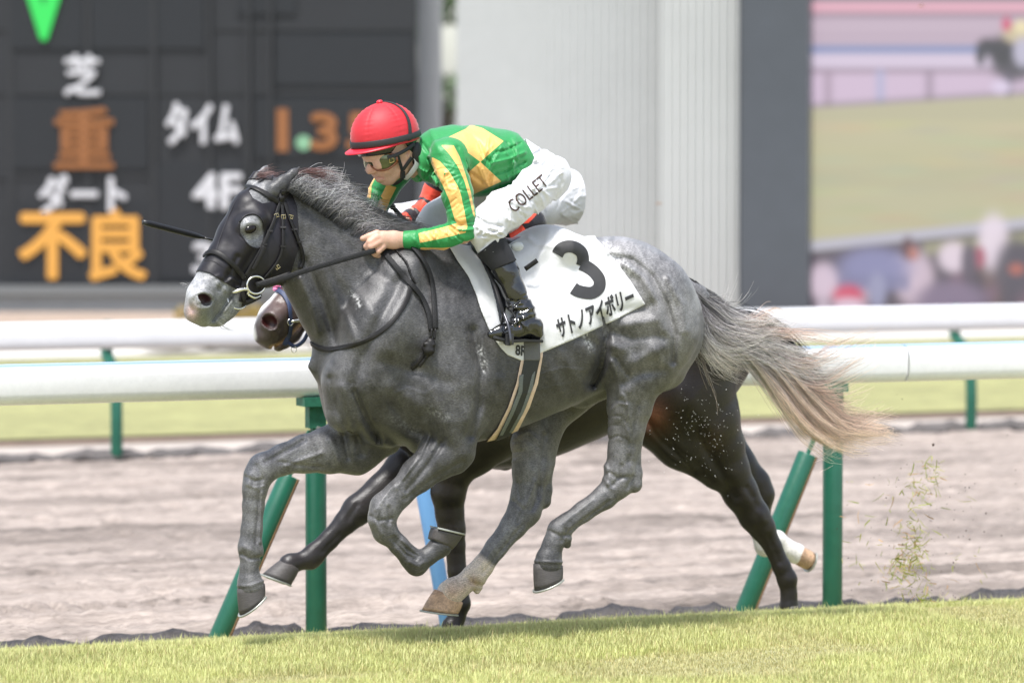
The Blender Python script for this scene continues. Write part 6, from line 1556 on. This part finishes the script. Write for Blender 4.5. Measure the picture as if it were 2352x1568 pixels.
for s_ in (1,):
    ST = empty('stirrup', F0.pt(1163, 780, .36), 'black stirrup iron hung on its leather round the front jockey\'s boot', 'stirrup')
    mi = np.array([1, s_, 1])
    P = [F0.pt(1157, 718, .345), F0.pt(1152, 745, .30), F0.pt(1158, 785, .29), F0.pt(1166, 790, .34), F0.pt(1173, 786, .40), F0.pt(1168, 750, .385)]
    mb = MB(); mb.tube(spline([q * mi for q in P + P[:1]], 40), .0058, 8); mb.build('iron', mat('dark_iron', (.09, .09, .10), rough=.3, metal=.7), ST, True)
    mb = MB(); mb.box(F0.pt(1170, 779, .385) * mi, [F0.f, F0.n, (0, 0, 1)], (.016, .006, .022)); mb.build('hinge', mat('dark_iron2', (.05, .05, .055), rough=.35, metal=.5), ST)
    mb = MB(); P = [F0.pt(1118, 610, .26), F0.pt(1138, 660, .30), F0.pt(1150, 700, .335), F0.pt(1157, 722, .345)]; P = spline([q * mi for q in P], 16); mb.ribbon(P, [(0, s_, .1)] * 16, .014, .005); mb.build('stirrup_leather', M_leather, ST, True)
# name along the thigh
print_on('lettering', 'COLLET', (1181, 490), (80, -66), (-18, -24), P_BVH, breeches, mat('brown_print', (.05, .028, .02), rough=.8), .0, sub=4)
# ------------------------------------------------------------------ the second jockey, mostly hidden
K = empty('person', F2.pt(1250, 640, 0), 'half-hidden jockey in white breeches and red and black sleeves on the dark horse', 'person')
LO2, HI2 = (-.85, -1.62, .50), (.62, -.52, 1.92)
s2 = Field(LO2, HI2, .0065); c2 = Field(LO2, HI2, .0055); p2 = Field(LO2, HI2, .0050)
tor = [(1050, 392, 0, 52), (1090, 390, 0, 62), (1160, 395, 0, 60), (1240, 410, 0, 48)]
na = [(1110, 400, .17, 34), (1165, 455, .22, 31), (1224, 512, .25, 27)]; nf = [(1224, 512, .25, 27), (1180, 548, .22, 24), (1120, 575, .17, 18)]
fa = [(1020, 395, -.17, 33), (1000, 440, -.20, 29), (985, 475, -.21, 26)]; ff = [(985, 475, -.21, 26), (955, 495, -.17, 23), (930, 508, -.13, 20)]
th = [(1300, 452, .09, 56), (1230, 470, .17, 52), (1120, 500, .23, 47), (1010, 520, .26, 42), (996, 528, .26, 40)]; sh = [(996, 528, .26, 40), (1020, 590, .27, 30), (1060, 650, .28, 26), (1090, 720, .30, 23), (1100, 760, .30, 22), (1050, 775, .31, 14)]
m2 = lambda st, k=1.0: [((F2.pt(u, v, w) - F2.o) * np.array([1, -1, 1]) + F2.o, r_ * k / R2) for u, v, w, r_ in st]
for fd, k in ((s2, .84),):
    fd.tube(scaled(tor, k), F2, k=.04, q=1.5, rs=R2); fd.tube(scaled([(1240, 410, 0, 48), (1295, 446, 0, 54)], k), F2, k=.04, q=1.4, rs=R2)
    for st in (na, nf, fa, ff, th, sh): fd.tube(scaled(st, k), F2, k=.03, rs=R2)
    add_chain(fd, m2(th, k), .03, .02); add_chain(fd, m2(sh, k), .03, .02)
    fd.tube([(1040, 385, 0, 34), (1005, 365, 0, 34)], F2, k=.03, rs=R2); fd.tube([(1010, 362, 0, 44), (1004, 385, 0, 28), (1002, 398, 0, 16)], F2, k=.02, rs=R2)
    for dx in range(4): fd.tube([(928, 508 + dx * 7, -.13, 8), (914, 510 + dx * 8, -.13, 7), (910, 516 + dx * 8, -.12, 6)], F2, k=.005, rs=R2); fd.tube([(1118, 574 + dx * 7, .17, 8), (1102, 578 + dx * 8, .17, 7), (1100, 586 + dx * 8, .15, 6)], F2, k=.005, rs=R2)
    fd.tube([(935, 505, -.10, 8), (918, 515, -.10, 7)], F2, k=.005, rs=R2)
V, F = s2.mesh(2); mesh_obj('body', V, F, M_skin, K, attrs={'coat': np.tile(np.array([.5, .31, .23]), (len(V), 1))})
c2.tube(tor, F2, k=.04, q=1.55, rs=R2)
for st in (na, nf, fa, ff): c2.tube(st, F2, k=.03, kin=.015, rs=R2)
detail(c2, wrinkles(31, fa + ff[1:], 18, 30, 16, 2.6, .003, (-2, -1.0)) + wrinkles(32, na, 18, 20, 16, 2.6, .003, (-1.0, -.4)))
V, F = c2.mesh(1); u, v = project(V)
arm = [(F2.pt(*x[:3]), 0) for x in fa + ff[1:]]; arm2 = [(F2.pt(*x[:3]), 0) for x in na + nf[1:]]
def along(V, A):
    best = np.full(len(V), 9.0); s_ = np.zeros(len(V)); acc = 0
    for i in range(len(A) - 1):
        a, e = A[i][0], A[i + 1][0] - A[i][0]; L = np.linalg.norm(e); t = np.clip(((V - a) @ e) / L ** 2, 0, 1); d = np.linalg.norm(V - a - t[:, None] * e, axis=1)
        s_ = np.where(d < best, acc + t * L, s_); best = np.minimum(best, d); acc += L
    return best, s_
d1, s1 = along(V, arm); d2, s2_ = along(V, arm2); sx = np.where(d1 < d2, s1, s2_); on = np.minimum(d1, d2) < .075
pat2 = np.where(on, (np.abs(((sx + .02) % .13) - .065) - .030) * 500, 6)
mesh_obj('silks', V, F, silk_mat('red_black_silks', (.012, .011, .014), (.70, .065, .03)), K, attrs={'pat': pat2})
p2.tube([(1235, 412, 0, 50), (1290, 446, 0, 56), (1298, 468, 0, 50)], F2, k=.04, q=1.4, rs=R2); p2.tube(scaled(th, 1, 1.5), F2, k=.05, kin=.02, rs=R2); p2.tube(sh[:3], F2, k=.02, rs=R2)
add_chain(p2, m2(th, 1.03), .05, .02); add_chain(p2, m2(sh[:3]), .02, .02)
detail(p2, wrinkles(33, [(1300, 430), (1330, 470), (1320, 530)], 24, 30, 20, 3, .0035, (-2, -.3)) + wrinkles(34, th, 36, 30, 22, 3, .0035, (-2, -.3)))
V, F = p2.mesh(1); mesh_obj('breeches', V, F, M_white, K)
for s_ in (1, -1):
    f = Field(LO2, HI2, .007)
    if s_ > 0: f.tube(scaled(sh[2:], 1.0, 2), F2, k=.02, rs=R2)
    else: add_chain(f, m2(sh[2:], 1.08), .02, .015)
    V, F = f.mesh(2); mesh_obj('boot', V, F, M_patent, K)
V, F = ball(F2.pt(1012, 366, 0), [hf, hn, hu], (.115, .105, .105), 24, 14); mesh_obj('helmet', V, F, mat('dark_cap', (.02, .02, .03), rough=.4), K)
# whips
M_whip = mat('whip_black', (.014, .014, .015), rough=.35, bump=(200, .3, .002))
def whip(a, b_, lab, flap, par=None):
    t = (b_ - a) / np.linalg.norm(b_ - a); L = np.linalg.norm(b_ - a); W = empty('riding_whip', a, lab, 'whip')
    mb = MB(); P = [a + t * L * s_ for s_ in np.linspace(flap / L if flap else 0, 1, 14)]; mb.tube(P, np.linspace(.0045 if flap else .009, .010, 14), 10); mb.build('shaft', M_whip, W, True)
    if flap:
        mb = MB(); P = [a + t * flap * s_ for s_ in np.linspace(0, 1.02, 14)]; mb.tube(P, [.010, .0125] + [.013] * 9 + [.012, .009, .006], 10, flat=.75, nrm=(0, 1, 0)); mb.build('padded_end', M_whip, W, True)
    else:
        mb = MB(); mb.tube([a - t * .006, a, a + t * .03], [.009, .0125, .0125], 12); mb.build('cap', M_whip, W, True)
F15 = Frame((0, -.55, 0))
whip(F15.pt(328, 510, 0), F15.pt(760, 621, -.2), 'black padded whip sticking out in front of the grey horse\'s face', .29)
whip(Frame((0, -.2, 0)).pt(893, 465, -.05), Frame((0, -.2, 0)).pt(975, 558, .0), 'black whip butt poking up between the jockey\'s arms', 0)
# navy bridle of the dark horse
M_navy = mat('navy_webbing', (.025, .04, .095), rough=.55, bump=(300, .3, .002)); M_pink = mat('pink_rosette', (.80, .22, .42), rough=.6)
NB_ = empty('bridle', F2H.pt(680, 720, .1), 'navy webbing bridle with a pink knot on the dark horse\'s nose', 'bridle')
strap('noseband', [(622, 676), (640, 668), (660, 690), (664, 715), (666, 742), (662, 775), (652, 792)], NB_, .020, .006, B_BVH, M_navy, 30)
strap('cheekpiece', [(640, 664), (664, 652), (690, 655), (715, 662)], NB_, .022, .006, B_BVH, M_navy, 16)
kc, kn = surf_near(638, 664, B_BVH, .008)
for q in range(5):
    a = q * 1.257; V, F = ball(kc + RIGHT * .014 * math.cos(a) + UP * .010 * math.sin(a), [RIGHT, UP, FWD], (.011, .009, .008), 10, 6); mesh_obj('bow_loop', V, F, M_pink, NB_)
mb = MB(); P = spline([F2H.pt(668, 738, .075), F2H.pt(690, 735, .08), F2H.pt(712, 727, .08)], 8); mb.tube(P, [.005, .006, .007, .008, .009, .009, .009, .009], 8); mb.build('bit_bar', M_nickel, NB_, True)
ring(F2H.pt(667, 740, .075), F2H.n, .013, .0025).build('bit_ring', M_nickel, NB_, True)
mb = MB(); P = spline([F2H.pt(660, 785, .04), F2H.pt(676, 795, .05), F2H.pt(694, 786, .06), F2H.pt(708, 762, .065), F2H.pt(716, 745, .07)], 18); mb.ribbon(P, [F2H.n] * 18, .016, .006); mb.build('chin_strap', M_navy, NB_, True)
ring(F2H.pt(675, 802, .05), F2H.n + FH.f * .6, .011, .0018).build('strap_ring', M_nickel, NB_, True)

# ------------------------------------------------------------------ small things in the air
# turf thrown up behind the hooves
r = np.random.default_rng(77); n = 520
cc_ = np.array([(2100, 1130), (2138, 1085), (2095, 1225), (2082, 1290), (2110, 1330), (2120, 1385), (2060, 1305), (2105, 1270)])[r.integers(0, 8, 420)]
cu = np.concatenate([cc_[:, 0] + r.normal(0, 17, 420), r.uniform(1930, 2260, 100)]); cv = np.concatenate([cc_[:, 1] + r.normal(0, 20, 420), r.uniform(1100, 1400, 100)])
V, F, C = [], [], []
for i in range(n):
    p0 = Frame((0, -.8, 0)).pt(cu[i], cv[i], r.uniform(-.25, .25)); d = r.normal(size=3); d /= np.linalg.norm(d); s_ = np.cross(d, r.normal(size=3)); s_ /= np.linalg.norm(s_); L = r.uniform(.010, .038); w = r.uniform(.0012, .0026); bd = s_ * 0 + np.cross(d, s_) * L * r.uniform(-.4, .4)
    o_ = len(V); V += [p0 - d * L - s_ * w, p0 - d * L + s_ * w, p0 + bd - s_ * w, p0 + bd + s_ * w, p0 + d * L]; F += [[o_, o_ + 1, o_ + 3, o_ + 2], [o_ + 2, o_ + 3, o_ + 4]]
    c_ = np.array(((.30, .33, .05), (.24, .28, .04), (.36, .34, .10), (.42, .26, .12))[r.integers(4)]) * r.uniform(.7, 1.2); C += [c_] * 5
tag(mesh_obj('grass_clippings', V, F, M_blade, smooth=False, attrs={'tint': C}), 'loose grass blades flying up behind the horses', 'grass', kind='stuff')
mb = MB()
for i in range(190):
    cu_, cv_ = (r.normal(2130, 70), r.uniform(1060, 1420)) if i % 4 else (r.uniform(1900, 2340), r.uniform(900, 1400)); p0 = Frame((0, -.8, 0)).pt(cu_, cv_, r.uniform(-.3, .3)); q = r.uniform(.0015, .0042) * (1.8 if r.random() < .06 else 1)
    a = [r.normal(size=3) for _ in range(6)]; mb.add([p0 + np.array(e) * q * r.uniform(.6, 1.3) for e in ((1, 0, 0), (-1, 0, 0), (0, 1, 0), (0, -1, 0), (0, 0, 1), (0, 0, -1))], [[0, 2, 4], [2, 1, 4], [1, 3, 4], [3, 0, 4], [2, 0, 5], [1, 2, 5], [3, 1, 5], [0, 3, 5]])
tag(mb.build('soil_crumbs', mat('soil', (.05, .032, .025), rough=.95), None), 'dark soil crumbs flying up behind the horses', 'soil', kind='stuff')
mb = MB()
for i in range(170):
    cu_, cv_ = r.normal(1610, 55), r.normal(985, 55); p0 = Frame((0, -.62, 0)).pt(cu_, cv_, r.uniform(-.04, .1)); q = r.uniform(.0007, .0020)
    mb.add([p0 + np.array(e) * q for e in ((1, 0, 0), (-1, 0, 0), (0, 1, 0), (0, -1, 0), (0, 0, 1), (0, 0, -1))], [[0, 2, 4], [2, 1, 4], [1, 3, 4], [3, 0, 4], [2, 0, 5], [1, 2, 5], [3, 1, 5], [0, 3, 5]])
tag(mb.build('water_drops', mat('spray', (.8, .8, .8), rough=.2), None), 'white specks of spray in front of the dark horse\'s thigh', 'spray', kind='stuff')
# blurred dragonflies against the boards
M_fly = mat('dragonfly', (.35, .15, .06), rough=.5); M_wing = mat('dragonfly_wing', (.5, .42, .34), rough=.3)
for (q, lab) in (((1512, 468), 'tiny blurred orange dragonfly in front of the pale wall'), ((2115, 15), 'tiny blurred orange dragonfly at the top of the video screen'), ((100, 494), 'tiny blurred dragonfly in front of the amber lettering')):
    p0 = Frame((0, -7, 0)).pt(*q, 0); D_ = empty('dragonfly', p0, lab, 'dragonfly')
    mb = MB(); mb.tube([p0 - RIGHT * .014, p0 - RIGHT * .008, p0 + RIGHT * .004, p0 + RIGHT * .028], [.003, .004, .002, .0012], 6); mb.build('insect_body', M_fly, D_, True)
    for a, b_ in ((1, .5), (-1, .5), (1, -.3), (-1, -.3)):
        mb = MB(); e = UP * .3 * a + np.array([0, a * .9, .2]); e /= np.linalg.norm(e); t = p0 - RIGHT * .006 * b_; mb.ribbon([t, t + e * .014, t + e * .030 + RIGHT * .004 * b_], [UP] * 3, [.003, .007, .003], .0006); mb.build('wing', M_wing, D_)
